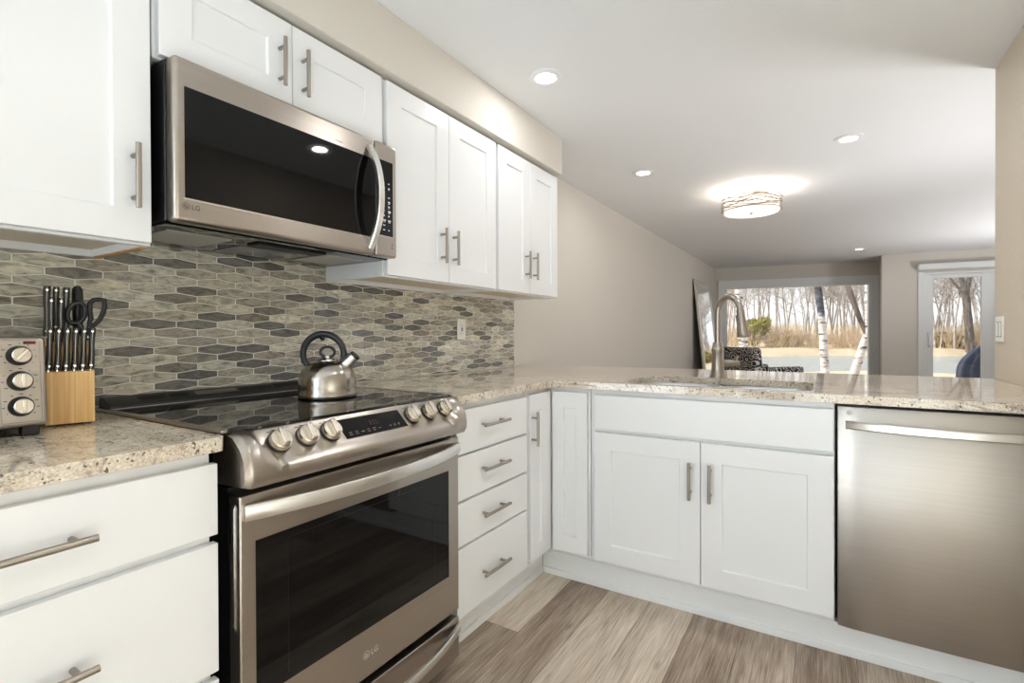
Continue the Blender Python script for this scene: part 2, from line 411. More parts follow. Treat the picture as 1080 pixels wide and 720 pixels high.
def frame_plane(P0, deg):
    th = math.radians(deg); D = Vector((math.cos(th), math.sin(th), 0)); N = Vector((-math.sin(th), math.cos(th), 0)); P0 = Vector(P0)
    return lambda u, n, z: P0 + D * u + N * n + Vector((0, 0, z))
FW = frame_plane((0.03, 9.3, 0), 11.5)          # wall with the picture window (n > 0 is outside)
FD = frame_plane((2.446, 9.05, 0), 6.0)         # wall with the patio door
def wall_with_hole(name, F, u0, u1, a0, a1, z0, z1, m, d=0.14):
    mb = MB()
    for b in ((u0, a0, 0, H), (a1, u1, 0, H), (a0, a1, z1, H)) + (((a0, a1, 0, z0),) if z0 > 0 else ()):
        mb.box(b[0], b[1], 0, d, b[2], b[3], T=F)
    return struct(name, mb, m)
wall_with_hole('wall_far', FW, -0.03, 2.497, 0.11, 2.41, 0.35, 2.00, M['wall'])
wall_with_hole('wall_door', FD, 0.0, 2.75, 0.50, 2.30, 0.0, 2.02, M['wall'])
mb = MB(); a = FD(0, 0.14, 0); b = FW(2.497, 0.0, 0)
mb.prism([(2.446, 9.05), (2.54, 9.06), (2.60, 9.85), (2.474, 9.80)], lambda p, t: (p[0], p[1], t), 0, H); struct('wall_jog', mb, M['wall'])
mb = MB()
for a in ((2.5, 5.2, 2.5, 2.625, 0, H), (5.2, 5.35, 2.5, 3.4, 0, H), (5.2, 5.35, 6.9, 9.5, 0, H), (5.2, 5.35, 3.4, 6.9, 0, 0.4), (5.2, 5.35, 3.4, 6.9, 2.1, H)): mb.box(*a)
struct('wall_living', mb, M['wall'])
mb = MB(); mb.box(0.002, 2.378, 2.19, 2.30, 0, 0.883); struct('wall_peninsula', mb, M['wall'])

# windows and the patio door
def window(name, F, frame, panes, depth=0.05):
    o = bpy.data.objects.new(name, None); COL.objects.link(o); o['kind'] = 'structure'; WM[o.name] = Matrix.Translation(F(frame[0], 0, frame[2])); o.location = F(frame[0], 0, frame[2])
    return o
w1 = window('window_1', FW, (0.1, 2.4, 0.4), 0)
mb = MB()       # casing on the wall and the jamb inside the opening
u0, u1, z0, z1 = 0.031, 2.484, 0.25, 2.08
for b in ((u0, 0.125, z0, z1), (2.392, u1, z0, z1), (0.125, 2.392, 1.985, z1), (0.125, 2.392, z0, 0.36)): mb.box(b[0], b[1], -0.022, 0.0, b[2], b[3], T=F if False else FW)
obj('window_casing', mb, M['winframe'], w1, bevel=0.003)
mb = MB()
for b in ((0.112, 0.182, 0.352, 1.998), (2.352, 2.408, 0.352, 1.998), (0.182, 2.352, 1.932, 1.998), (0.182, 2.352, 0.352, 0.42)): mb.box(b[0], b[1], 0.015, 0.12, b[2], b[3], T=FW)
obj('window_sash', mb, M['winframe'], w1, bevel=0.004)
mb = MB(); mb.box(0.183, 2.351, 0.07, 0.076, 0.421, 1.931, T=FW); obj('glass_pane', mb, M['glass'], w1)
d1 = window('door_1', FD, (0.5, 2.3, 0.0), 0)
mb = MB()
for b in ((0.44, 0.50, 0.0, 2.03), (2.30, 2.36, 0.0, 2.03)): mb.box(b[0], b[1], -0.02, 0.0, b[2], b[3], T=FD)
for b in ((0.502, 0.545, 0.0, 2.018), (2.255, 2.298, 0.0, 2.018), (0.545, 2.255, 1.985, 2.018)): mb.box(b[0], b[1], 0.005, 0.13, b[2], b[3], T=FD)
obj('door_frame', mb, M['winframe'], d1, bevel=0.003)
for u0, u1, n0, nm in ((0.547, 1.285, 0.03, 'door_panel'), (1.285, 2.253, 0.075, 'door_panel')):
    mb = MB()
    for b in ((u0, 0.084 + u0, 0.03, 1.983), (u1 - 0.11, u1, 0.03, 1.983), (u0 + 0.084, u1 - 0.11, 1.928, 1.983), (u0 + 0.084, u1 - 0.11, 0.03, 0.16)): mb.box(b[0], b[1], n0, n0 + 0.04, b[2], b[3], T=FD)
    dp = obj(nm, mb, M['winframe'], d1, bevel=0.003)
    mb = MB(); mb.box(u0 + 0.085, u1 - 0.111, n0 + 0.018, n0 + 0.022, 0.161, 1.927, T=FD); obj('glass_pane', mb, M['glass'], dp)
mb = MB(); mb.box(0.567, 0.605, 0.005, 0.029, 0.92, 1.13, T=FD); obj('door_handle', mb, M['winframe'], d1, bevel=0.008)
mb = MB(); mb.box(0.425, 2.40, -0.11, -0.001, 2.045, 2.135, T=FD); bl = obj('blind_headrail', mb, M['winframe'], bevel=0.012)
tag(bl, 'gray-white blind headrail above the patio door', 'blind')
# unseen windows added to let the day in: kitchen back wall and living room side
def added_sidewin(name, bx, axis, lo, hi, z0, z1):
    o = bpy.data.objects.new(name, None); COL.objects.link(o); o['kind'] = 'structure'
    mid = (lo + hi) / 2; o.location = (bx, mid, z0) if axis == 'x' else (mid, bx, z0); WM[o.name] = Matrix.Translation(o.location)
    mb = MB(); t = 0.05
    for a, b, c, d in ((lo, lo + t, z0, z1), (hi - t, hi, z0, z1), (lo + t, hi - t, z1 - t, z1), (lo + t, hi - t, z0, z0 + t), (mid - t / 2, mid + t / 2, z0 + t, z1 - t)):
        if axis == 'x': mb.box(bx - 0.03, bx + 0.03, a, b, c, d)
        else: mb.box(a, b, bx - 0.03, bx + 0.03, c, d)
    obj('window_frame', mb, M['winframe'], o, bevel=0.003)
    mb = MB()
    if axis == 'x': mb.box(bx - 0.003, bx + 0.003, lo + t, hi - t, z0 + t, z1 - t)
    else: mb.box(lo + t, hi - t, bx - 0.003, bx + 0.003, z0 + t, z1 - t)
    obj('glass_pane', mb, M['glass'], o)
added_sidewin('added_window_2', 5.27, 'x', 3.4, 6.9, 0.4, 2.1)
added_sidewin('added_window_3', -2.69, 'y', 1.25, 2.14, 0.15, 2.1)
def portal(loc, rot, sx, sy):
    d = bpy.data.lights.new('daylight_portal', 'AREA'); d.shape = 'RECTANGLE'; d.size = sx; d.size_y = sy; d.energy = 1; d.cycles.is_portal = True
    o = bpy.data.objects.new('daylight_portal', d); COL.objects.link(o); o.location = loc; o.rotation_euler = rot
portal(FW(1.26, 0.16, 1.17), (math.radians(-90), 0, math.radians(11.5)), 2.3, 1.7)
portal(FD(1.4, 0.16, 1.0), (math.radians(-90), 0, math.radians(6)), 1.8, 2.0)
portal((5.37, 5.15, 1.25), (math.radians(90), 0, math.radians(90)), 3.5, 1.7)
portal((1.7, -2.77, 1.12), (math.radians(90), 0, 0), 0.89, 1.95)

# toe kicks with a floor strip
mb = MB(); mb.box(0.55, 0.591, 0.868, 1.631, 0.0, 0.146); mb.box(0.58, 0.602, 0.869, 1.620, 0.0005, 0.028); struct('baseboard_left', mb, M['whitetrim'], bevel=0.002)
mb = MB(); mb.box(0.591, 2.378, 1.631, 1.66, 0.0, 0.108); mb.box(0.591, 1.757, 1.631, 1.66, 0.108, 0.148); mb.box(0.602, 2.377, 1.620, 1.64, 0.0005, 0.028); struct('baseboard_peninsula', mb, M['whitetrim'], bevel=0.002)
mb = MB(); mb.box(0.55, 0.591, -1.2, 0.09, 0.0, 0.10); struct('baseboard_kitchen', mb, M['whitetrim'], bevel=0.002)

# ------------------------------------------------------------------ backsplash mosaic
def clip(poly, ax, lim, keep_low):
    out = []
    for i in range(len(poly)):
        a, b = poly[i - 1], poly[i]
        ia = (a[ax] <= lim) if keep_low else (a[ax] >= lim); ib = (b[ax] <= lim) if keep_low else (b[ax] >= lim)
        if ia != ib:
            t = (lim - a[ax]) / (b[ax] - a[ax]); out.append((a[0] + t * (b[0] - a[0]), a[1] + t * (b[1] - a[1])))
        if ib: out.append(b)
    return out
bs = thing('backsplash', 'gray and brown elongated hexagon mosaic backsplash along the range wall', 'backsplash', (0.0, 0.6, 0.9145))
Y0, Y1, Z0, Z1 = -1.0, 2.324, 0.9165, 1.44
mb = MB(); mb.box(0.0005, 0.0066, Y0, Y1, Z0 - 0.001, Z1); obj('grout_bed', mb, M['grout'], bs)
mb = MB(); rnd = random.Random(5); g = 0.0017
for r in range(-4, 18):
    zc = 1.0215 + r * 0.027
    for k in range(-10, 19):
        yc = 0.1895 + k * 0.125 + (0.0625 if r % 2 else 0)
        hw, hs, ha = 0.0625 - g, 0.009 - g * 0.4, 0.018 - g
        poly = [(yc - hw, zc - hs), (yc, zc - ha), (yc + hw, zc - hs), (yc + hw, zc + hs), (yc, zc + ha), (yc - hw, zc + hs)]
        for ax, lim, low in ((0, Y0, False), (0, Y1, True), (1, Z0 + 0.002, False), (1, Z1, True)):
            poly = clip(poly, ax, lim, low) if poly else poly
        if len(poly) < 3: continue
        tn = min(1, max(0, rnd.gauss(0.62, 0.22)))
        if rnd.random() < 0.16: tn = rnd.uniform(0.0, 0.2)
        c = (tn, rnd.random(), min(1, max(0, rnd.gauss(0.55, 0.3))))
        ty, tz = rnd.uniform(-1, 1) * 0.010, rnd.uniform(-1, 1) * 0.018
        b = 0.0012
        cy = sum(p[0] for p in poly) / len(poly); cz = sum(p[1] for p in poly) / len(poly)
        dx = lambda p: 0.0078 + (p[0] - cy) * ty + (p[1] - cz) * tz
        sh = lambda p: (cy + (p[0] - cy) * (1 - b / max(0.02, abs(p[0] - cy) + 1e-6) * (abs(p[0] - cy) > 0.004)), cz + (p[1] - cz) * (1 - b / max(0.006, abs(p[1] - cz) + 1e-6) * (abs(p[1] - cz) > 0.002)))
        n = len(poly); ins = [sh(p) for p in poly]
        vs = [(0.005, p[0], p[1]) for p in poly] + [(dx(p) - 0.0009, p[0], p[1]) for p in poly] + [(dx(p), p[0], p[1]) for p in ins]
        fs = [tuple(range(2 * n, 3 * n))]
        for q in range(2): fs += [(q * n + i, q * n + (i + 1) % n, (q + 1) * n + (i + 1) % n, (q + 1) * n + i) for i in range(n)]
        mb.add(vs, fs, c)
obj('mosaic_tiles', mb, M['tile'], bs, ang=0.2)

# ------------------------------------------------------------------ cabinetry helpers
def plane(axis, face):
    if axis == 'x': return lambda a, d, z: (face + d, a, z)      # faces +x, a runs along y
    return lambda a, d, z: (a, face - d, z)                      # faces -y, a runs along x
def shaker(a0, a1, z0, z1, P, th=0.02, st=0.077, rl=0.073, rec=0.008, st2=None):
    """d = 0 is the front face of the door; negative goes into the cabinet"""
    mb = MB(); s2 = st2 if st2 is not None else st
    o = [(a0, z0), (a1, z0), (a1, z1), (a0, z1)]; i = [(a0 + st, z0 + rl), (a1 - s2, z0 + rl), (a1 - s2, z1 - rl), (a0 + st, z1 - rl)]
    e = 0.0012; ii = [(a0 + st + e, z0 + rl + e), (a1 - s2 - e, z0 + rl + e), (a1 - s2 - e, z1 - rl - e), (a0 + st + e, z1 - rl - e)]
    vs = [P(a, -th, z) for a, z in o] + [P(a, 0, z) for a, z in o] + [P(a, 0, z) for a, z in i] + [P(a, -rec, z) for a, z in ii]
    fs = [(0, 1, 2, 3), (12, 13, 14, 15)]
    for q in range(3): fs += [(q * 4 + k, q * 4 + (k + 1) % 4, q * 4 + 4 + (k + 1) % 4, q * 4 + 4 + k) for k in range(4)]
    mb.add(vs, fs); return mb
def slab(a0, a1, z0, z1, P, th=0.02):
    mb = MB(); mb.box(a0, a1, -th, 0, z0, z1, T=P); return mb
def pull(name, a, z, P, L, vertical, parent, r=0.006, so=0.03, ins=0.026, m=None):
    mb = MB(); h = L / 2
    if vertical:
        mb.cyl(P(a, so, z - h), P(a, so, z + h), r, 14)
        for q in (-1, 1): mb.cyl(P(a, 0.0, z + q * (h - ins)), P(a, so, z + q * (h - ins)), r * 0.85, 12)
    else:
        mb.cyl(P(a - h, so, z), P(a + h, so, z), r, 14)
        for q in (-1, 1): mb.cyl(P(a + q * (h - ins), 0.0, z), P(a + q * (h - ins), so, z), r * 0.85, 12)
    return lab(obj(name, mb, m or M['nickel'], parent), 'brushed nickel bar pull')
BV = 0.0016
PU = plane('x', 0.35)

def upper(label, y0, y1, z0, z1, doors, under=True):
    c = thing('wall_cabinet', label, 'cabinet', (0.0, (y0 + y1) / 2, z0), 'white shaker wall cabinets')
    mb = MB(); t = 0.016
    mb.box(0.009, 0.31, y0, y0 + t, z0, z1); mb.box(0.009, 0.31, y1 - t, y1, z0, z1)
    mb.box(0.009, 0.31, y0 + t, y1 - t, z1 - t, z1); mb.box(0.009, 0.31, y0 + t, y1 - t, z0 + 0.02, z0 + 0.036)
    mb.box(0.009, 0.02, y0 + t, y1 - t, z0, z0 + 0.02)
    mb.box(0.31, 0.329, y0, y1, z0, z1)
    obj('carcass', mb, M['white'], c, bevel=0.001)
    mb = MB(); mb.box(0.022, 0.308, y0 + t + .001, y1 - t - .001, z0 + 0.0185, z0 + 0.0198); obj('bottom_panel', mb, M['tanply'], c)
    for (a, b, hs) in doors:
        d = obj('door', shaker(a, b, z0 + 0.006, z1 - 0.008, PU), M['white'], c, bevel=BV)
        if hs: pull('handle', hs[0], hs[1], PU, hs[2], True, d)
    return c
zb, zt = 1.339, 2.075
c = upper('large white wall cabinet left of the microwave with a single door', -0.50, 0.112, zb, zt, [(-0.49, 0.106, (0.068, 1.494, 0.150))])
mb = MB(); mb.box(0.02, 0.30, 0.100, 0.1118, zb - 0.004, zb - 0.0002); lab(obj('edge_strip', mb, M['rawwood'], c), 'raw wood strip along the underside edge')
upper('short white two-door wall cabinet directly above the microwave', 0.118, 0.862, 1.805, zt, [(0.126, 0.4875, (0.446, 1.93, 0.142)), (0.4905, 0.854, (0.524, 1.927, 0.142))])
upper('white two-door wall cabinet just right of the microwave', 0.870, 1.612, zb, zt, [(0.878, 1.2395, (1.187, 1.496, 0.148)), (1.2425, 1.604, (1.268, 1.496, 0.148))])
upper('white two-door wall cabinet at the far end of the wall run', 1.616, 2.281, zb, zt, [(1.629, 1.9445, (1.893, 1.496, 0.148)), (1.9475, 2.273, (1.976, 1.496, 0.148))])

# base cabinets, left run
PB = plane('x', 0.674); PP = plane('y', 1.56)
def openbox(x0, x1, y0, y1, z0, z1, t=0.016):
    mb = MB(); mb.box(x0, x1, y0, y0 + t, z0, z1); mb.box(x0, x1, y1 - t, y1, z0, z1); mb.box(x0, x1, y0 + t, y1 - t, z0, z0 + t)
    mb.box(x0, x0 + t, y0 + t, y1 - t, z0 + t, z1); return mb
c = thing('base_cabinet', 'white drawer cabinet under the counter left of the range', 'cabinet', (0.33, -0.22, 0.0), 'white base cabinets')
mb = openbox(0.01, 0.635, -0.54, 0.080, 0.102, 0.883); mb.box(0.635, 0.6535, -0.54, 0.080, 0.102, 0.883); obj('carcass', mb, M['white'], c, bevel=0.001)
for z0, z1, hz in ((0.713, 0.859, 0.785), (0.432, 0.696, 0.567), (0.12, 0.416, 0.30)):
    d = obj('drawer', slab(-0.535, 0.087, z0, z1, PB), M['white'], c, bevel=0.002)
    pull('handle', -0.214, hz, PB, 0.18, False, d, r=0.0062)
c = thing('base_cabinet', 'white cabinet of four drawers between the range and the corner', 'cabinet', (0.33, 1.11, 0.0), 'white base cabinets')
mb = openbox(0.01, 0.635, 0.870, 1.358, 0.147, 0.883); mb.box(0.635, 0.6535, 0.870, 1.358, 0.147, 0.883); obj('carcass', mb, M['white'], c, bevel=0.001)
for z0, z1, hz in ((0.711, 0.861, 0.797), (0.552, 0.702, 0.638), (0.395, 0.543, 0.474), (0.150, 0.386, 0.260)):
    d = obj('drawer', slab(0.874, 1.347, z0, z1, PB), M['white'], c, bevel=0.002)
    pull('handle', 1.084, hz, PB, 0.168, False, d)
c = thing('corner_cabinet', 'white corner base cabinet with two narrow doors meeting at the inside corner', 'cabinet', (0.33, 1.8, 0.0), 'white base cabinets')
mb = openbox(0.01, 0.858, 1.60, 2.17, 0.147, 0.883); mb.box(0.01, 0.6535, 1.362, 1.378, 0.147, 0.883); mb.box(0.635, 0.6535, 1.378, 1.582, 0.147, 0.883); mb.box(0.6535, 0.858, 1.5815, 1.60, 0.147, 0.883)
obj('carcass', mb, M['white'], c, bevel=0.001)
d = obj('door', shaker(1.374, 1.556, 0.152, 0.865, PB, st=0.05, rl=0.071, st2=0.084), M['white'], c, bevel=BV)
pull('handle', 1.386, 0.722, PB, 0.145, True, d)
d = obj('door', shaker(0.680, 0.850, 0.152, 0.865, PP, st=0.058, rl=0.071, st2=0.054), M['white'], c, bevel=BV)
c = thing('sink_cabinet', 'white two-door sink base cabinet left of the dishwasher', 'cabinet', (1.31, 1.88, 0.0), 'white base cabinets')
mb = openbox(0.862, 1.757, 1.6, 2.17, 0.147, 0.883)
mb.box(0.862, 0.89, 1.5815, 1.5999, 0.147, 0.883); mb.box(1.729, 1.757, 1.5815, 1.5999, 0.147, 0.883); mb.box(0.89, 1.729, 1.5815, 1.5999, 0.147, 0.17); mb.box(0.89, 1.729, 1.5815, 1.5999, 0.83, 0.883); mb.box(0.89, 1.729, 1.5815, 1.5999, 0.69, 0.73)
mb.box(1.30, 1.34, 1.5815, 1.5999, 0.17, 0.69)
obj('carcass', mb, M['white'], c, bevel=0.001)
obj('false_drawer_front', slab(0.883, 1.7545, 0.715, 0.862, PP), M['white'], c, bevel=0.003)
for a, b, ha in ((0.883, 1.3195, 1.284), (1.3225, 1.7545, 1.358)):
    d = obj('door', shaker(a, b, 0.149, 0.701, PP, rl=0.075), M['white'], c, bevel=BV)
    pull('handle', ha, 0.553, PP, 0.145, True, d)

# countertops
def arc(cx, cy, r, a0, a1, n=6): return [(cx + r * math.cos(math.radians(a0 + (a1 - a0) * i / n)), cy + r * math.sin(math.radians(a0 + (a1 - a0) * i / n))) for i in range(n + 1)]
def slab_poly(outer, holes, z0, z1):
    mb = MB(); loops = [outer] + holes
    tris = tessellate_polygon([[Vector((x, y, 0)) for x, y in L] for L in loops])
    flat = [p for L in loops for p in L]; n = len(flat)
    vs = [(x, y, z1) for x, y in flat] + [(x, y, z0) for x, y in flat]
    fs = [tuple(t) for t in tris] + [tuple(i + n for i in reversed(t)) for t in tris]
    o = 0
    for L in loops:
        m = len(L); fs += [(o + i, o + (i + 1) % m, n + o + (i + 1) % m, n + o + i) for i in range(m)]; o += m
    mb.add(vs, fs); return mb
CT0, CT1 = 0.8845, 0.914
left = [(0.0065, -1.2), (0.686, -1.2)] + arc(0.666, 0.080, 0.020, 0, 90, 5) + [(0.0065, 0.100)]
o = obj('countertop', slab_poly(left, [], CT0, CT1), M['granite'], bevel=0.006, seg=3)
tag(o, 'speckled granite countertop left of the range under the toaster oven', 'countertop')
hole = arc(1.055, 1.680, 0.075, 180, 270) + arc(1.615, 1.680, 0.075, 270, 360) + arc(1.60, 1.925, 0.09, 0, 90) + [(1.43, 2.024), (1.34, 2.030), (1.25, 2.030)] + arc(1.07, 1.935, 0.09, 90, 180)
right = [(0.0065, 0.866), (0.686, 0.866), (0.686, 1.520), (0.692, 1.540), (0.714, 1.548), (2.3785, 1.548), (2.3785, 2.618), (0.0065, 2.618)]
o = obj('countertop', slab_poly(right, [hole], CT0, CT1), M['granite'], bevel=0.006, seg=3)
tag(o, 'L-shaped granite countertop running from the range onto the peninsula', 'countertop')

# undermount sink
sk = thing('sink', 'double-bowl stainless undermount sink set in the peninsula counter', 'sink', (1.33, 1.81, 0.70))
mb = MB()
def bowl(x0, x1, y0, y1, zt_, zb_):
    def ring(x0, x1, y0, y1, z, r): return [(x, y, z) for x, y in arc(x1 - r, y1 - r, r, 0, 90, 5) + arc(x0 + r, y1 - r, r, 90, 180, 5) + arc(x0 + r, y0 + r, r, 180, 270, 5) + arc(x1 - r, y0 + r, r, 270, 360, 5)]
    mb.loft([ring(x0 - .012, x1 + .012, y0 - .012, y1 + .012, zt_, .07), ring(x0, x1, y0, y1, zt_, .07), ring(x0 + .006, x1 - .006, y0 + .006, y1 - .006, zb_ + .04, .07), ring(x0 + .03, x1 - .03, y0 + .03, y1 - .03, zb_, .06)], True, False)
    r = ring(x0 + .03, x1 - .03, y0 + .03, y1 - .03, zb_, .06); mb.add(r, [tuple(range(len(r)))])
bowl(0.985, 1.325, 1.617, 2.02, 0.8835, 0.70); bowl(1.350, 1.685, 1.617, 2.008, 0.8835, 0.70)
obj('basin', mb, M['sinksteel'], sk)
for x in (1.155, 1.52):
    mb = MB(); mb.lathe((x, 1.82, 0.7002), [(0.0, 0.003), (0.04, 0.003), (0.045, 0.001), (0.045, 0.0)], 24); obj('drain', mb, M['chrome'], sk)

# faucet
fc = thing('faucet', 'brushed nickel gooseneck pull-down faucet behind the sink', 'faucet', (1.297, 2.068, 0.914))
fx, fy = 1.297, 2.068
mb = MB(); mb.lathe((fx, fy, 0.9142), [(0.036, 0), (0.036, 0.004), (0.032, 0.012), (0.0275, 0.05), (0.027, 0.12), (0.029, 0.126), (0.029, 0.136), (0.0255, 0.140), (0.0215, 0.165), (0.02, 0.166)], 32); obj('body', mb, M['nickel'], fc)
dr = Vector((0.80, -0.6, 0)).normalized(); R = 0.068
pts = [Vector((fx, fy, 1.075)), Vector((fx, fy, 1.12)), Vector((fx, fy, 1.17)), Vector((fx, fy, 1.215))]
cz = 1.215
for k in range(1, 15):
    a = PI * k / 15 * 1.02; pts.append(Vector((fx, fy, cz)) + dr * (R - R * math.cos(a)) + Vector((0, 0, R * math.sin(a) * 1.12)))
end = pts[-1]; tdir = (pts[-1] - pts[-2]).normalized()
mb = MB(); mb.tube(pts, 0.0135, 16); obj('spout', mb, M['nickel'], fc)
hd = (Vector((0, 0, -1)) + dr * 0.16).normalized()
mb = MB(); mb.lathe(end, [(0.0135, -0.004), (0.0165, 0.0), (0.0165, 0.012), (0.0185, 0.04), (0.0265, 0.112), (0.027, 0.118), (0.022, 0.122), (0.0, 0.122)], 28, hd); sp = obj('spray_head', mb, M['nickel'], fc)
mb = MB(); q = end + hd * 0.05 - dr * 0.021; mb.box(-0.005, 0.005, -0.006, 0.006, -0.028, 0.028, T=lambda x, y, z: q + dr * x + Vector((-dr.y, dr.x, 0)) * y + hd * z); obj('spray_button', mb, M['rubber'], sp, bevel=0.003)
ld = Vector((0.86, 0.5, 0)).normalized()
mb = MB(); b0 = Vector((fx, fy, 0.982)); mb.cyl(b0 + ld * 0.015, b0 + ld * 0.072, 0.0155, 20); mb.tube([b0 + ld * 0.072, b0 + ld * 0.078, b0 + ld * 0.098], [0.0155, 0.0125, 0.012], 18)
mb.tube([b0 + ld * 0.086, b0 + ld * 0.088 + Vector((0, 0, 0.02)), b0 + ld * 0.092 + Vector((0, 0, .034))], 0.006, 10)
obj('lever_handle', mb, M['nickel'], fc)

# ------------------------------------------------------------------ brand badge
def badge(name, O, U, V, h, m, parent, off=0.0006):
    """round emblem with a wink face and the two letters, on the plane O + U x + V y"""
    O, U, V = Vector(O), Vector(U).normalized(), Vector(V).normalized(); N = U.cross(V) * off
    P = lambda x, y: O + U * x + V * y + N
    mb = MB(); r = h * 0.62; n = 28
    ring = lambda rr: [P(rr * math.cos(2 * PI * k / n), rr * math.sin(2 * PI * k / n)) for k in range(n)]
    def band(r0, r1, k0=0, k1=n):
        for k in range(k0, k1): mb.quad(*[P(q * math.cos(2 * PI * j / n), q * math.sin(2 * PI * j / n)) for q, j in ((r0, k), (r1, k), (r1, k + 1), (r0, k + 1))])
    band(r * 0.86, r); band(r * 0.42, r * 0.56, 7, n)
    for x0, x1, y0, y1 in ((-0.07, 0.06, -0.3, 0.34), (-0.07, 0.2, -0.34, -0.22), (-0.42, -0.24, 0.12, 0.3), (0.1, 0.5, -0.06, 0.07)):
        mb.quad(P(x0 * r, y0 * r), P(x1 * r, y0 * r), P(x1 * r, y1 * r), P(x0 * r, y1 * r))
    text_faces('LG', h * 1.25, lambda x, y: P(r * 1.45 + x, y - h * 0.45), mb)
    return obj(name, mb, m, parent, smooth=False, fix=False)

# ------------------------------------------------------------------ range
rg = thing('range', 'stainless steel slide-in electric range with six front knobs', 'range', (0.36, 0.487, 0.0))
RY0, RY1 = 0.112, 0.858
mb = MB(); mb.box(0.02, 0.652, 0.119, 0.851, 0.02, 0.795); mb.box(0.02, 0.60, 0.119, 0.851, 0.795, 0.9125); obj('body', mb, M['blackgap'], rg)
mb = MB(); mb.box(0.088, 0.664, 0.1165, 0.8535, 0.9128, 0.9205); obj('cooktop', mb, M['ceran'], rg, bevel=0.001)
mb = MB(); mb.box(0.016, 0.66, 0.1015, 0.1160, 0.9146, 0.9215); mb.box(0.016, 0.66, 0.8540, 0.8680, 0.9146, 0.9215); mb.box(0.0855, 0.0878, 0.1165, 0.8535, 0.914, 0.922); obj('cooktop_rim', mb, M['steel_y'], rg, bevel=0.002)
# control panel: bulging ends blend into a flat sloping knob plate
E_ = [(0.605, 0.906), (0.660, 0.9165), (0.694, 0.910), (0.720, 0.888), (0.734, 0.858), (0.7375, 0.838), (0.737, 0.818), (0.729, 0.804), (0.605, 0.802)]
M_ = [(0.605, 0.906), (0.655, 0.9165), (0.667, 0.9105), (0.690, 0.8815), (0.712, 0.8535), (0.7335, 0.841), (0.737, 0.818), (0.729, 0.804), (0.605, 0.802)]
inn = [0, 0, 0.0, 0.012, 0.034, 0.05, 0, 0, 0]
def sm(x): x = max(0, min(1, x)); return x * x * (3 - 2 * x)
ys = [RY0, RY0 + 0.004, RY0 + 0.010] + [RY0 + 0.014 + 0.006 * i for i in range(22)]; ys = ys + [RY0 + 0.2] + [RY1 - 0.2 + RY0 - RY0] + [RY0 + RY1 - y for y in reversed(ys)]
rings = []
for y in ys:
    e = min(y - RY0, RY1 - y); sh = 0.010 * (1 - sm(e / 0.012)) ; ring = []
    for k in range(9):
        m = sm((e - 0.026 - inn[k]) / 0.022)
        x = E_[k][0] + (M_[k][0] - E_[k][0]) * m; z = E_[k][1] + (M_[k][1] - E_[k][1]) * m
        cx_, cz_ = 0.655, 0.86
        if k not in (0, 8): x = x - sh * (x > cx_); z = z - sh * 0.4 * (1 if z > cz_ else -1)
        ring.append((x, y, z))
    rings.append(ring)
mb = MB(); mb.loft(rings); cp = obj('control_panel', mb, M['steel_y'], rg, ang=0.9)
sn = Vector((0.0575, 0, 0.045)).normalized(); sd = Vector((0.045, 0, -0.057)).normalized()    # slope normal, down-slope
def SL(y, s, d=0.0): return Vector((0.667, y, 0.9105)) + sd * s + sn * d                       # s metres down the slope
mb = MB(); mb.add([SL(a, s, d) for d in (-0.002, 0.0012) for a, s in ((0.378, 0.010), (0.596, 0.010), (0.606, 0.066), (0.388, 0.066))], [(0, 1, 2, 3), (4, 5, 6, 7), (0, 1, 5, 4), (1, 2, 6, 5), (2, 3, 7, 6), (3, 0, 4, 7)])
dpn = obj('display', mb, M['blackglass'], cp)
mb = MB()
rnd = random.Random(3)
for i, y in enumerate((0.400, 0.420, 0.440, 0.460, 0.479, 0.499)):
    for row in ((0.050, 0.056) if i in (0, 1, 3, 4) else (0.053,)):
        w = rnd.uniform(0.009, 0.013); mb.quad(SL(y, row, .0015), SL(y + w, row, .0015), SL(y + w, row + 0.0022, .0015), SL(y, row + 0.0022, .0015))
obj('touch_mark', mb, M['dimglyph'], dpn, smooth=False, fix=False)
mb = MB()
for y in (0.540, 0.556, 0.572): mb.quad(SL(y, 0.051, .0015), SL(y + 0.007, 0.051, .0015), SL(y + 0.007, 0.057, .0015), SL(y, 0.057, .0015))
obj('touch_mark', mb, M['dimglyph'], dpn, smooth=False, fix=False)
mb = MB()
for y in (0.478, 0.489, 0.500): 
    for s_, w, h in ((0.027, 0.006, 0.0012), (0.0325, 0.006, 0.0012), (0.038, 0.006, 0.0012)): mb.quad(SL(y, s_, .0015), SL(y + w, s_, .0015), SL(y + w, s_ + h, .0015), SL(y, s_ + h, .0015))
lab(obj('clock_digits', mb, simple('dim_red_digits', (96, 52, 50), 0.5), dpn, smooth=False, fix=False), 'dim reddish clock segments')
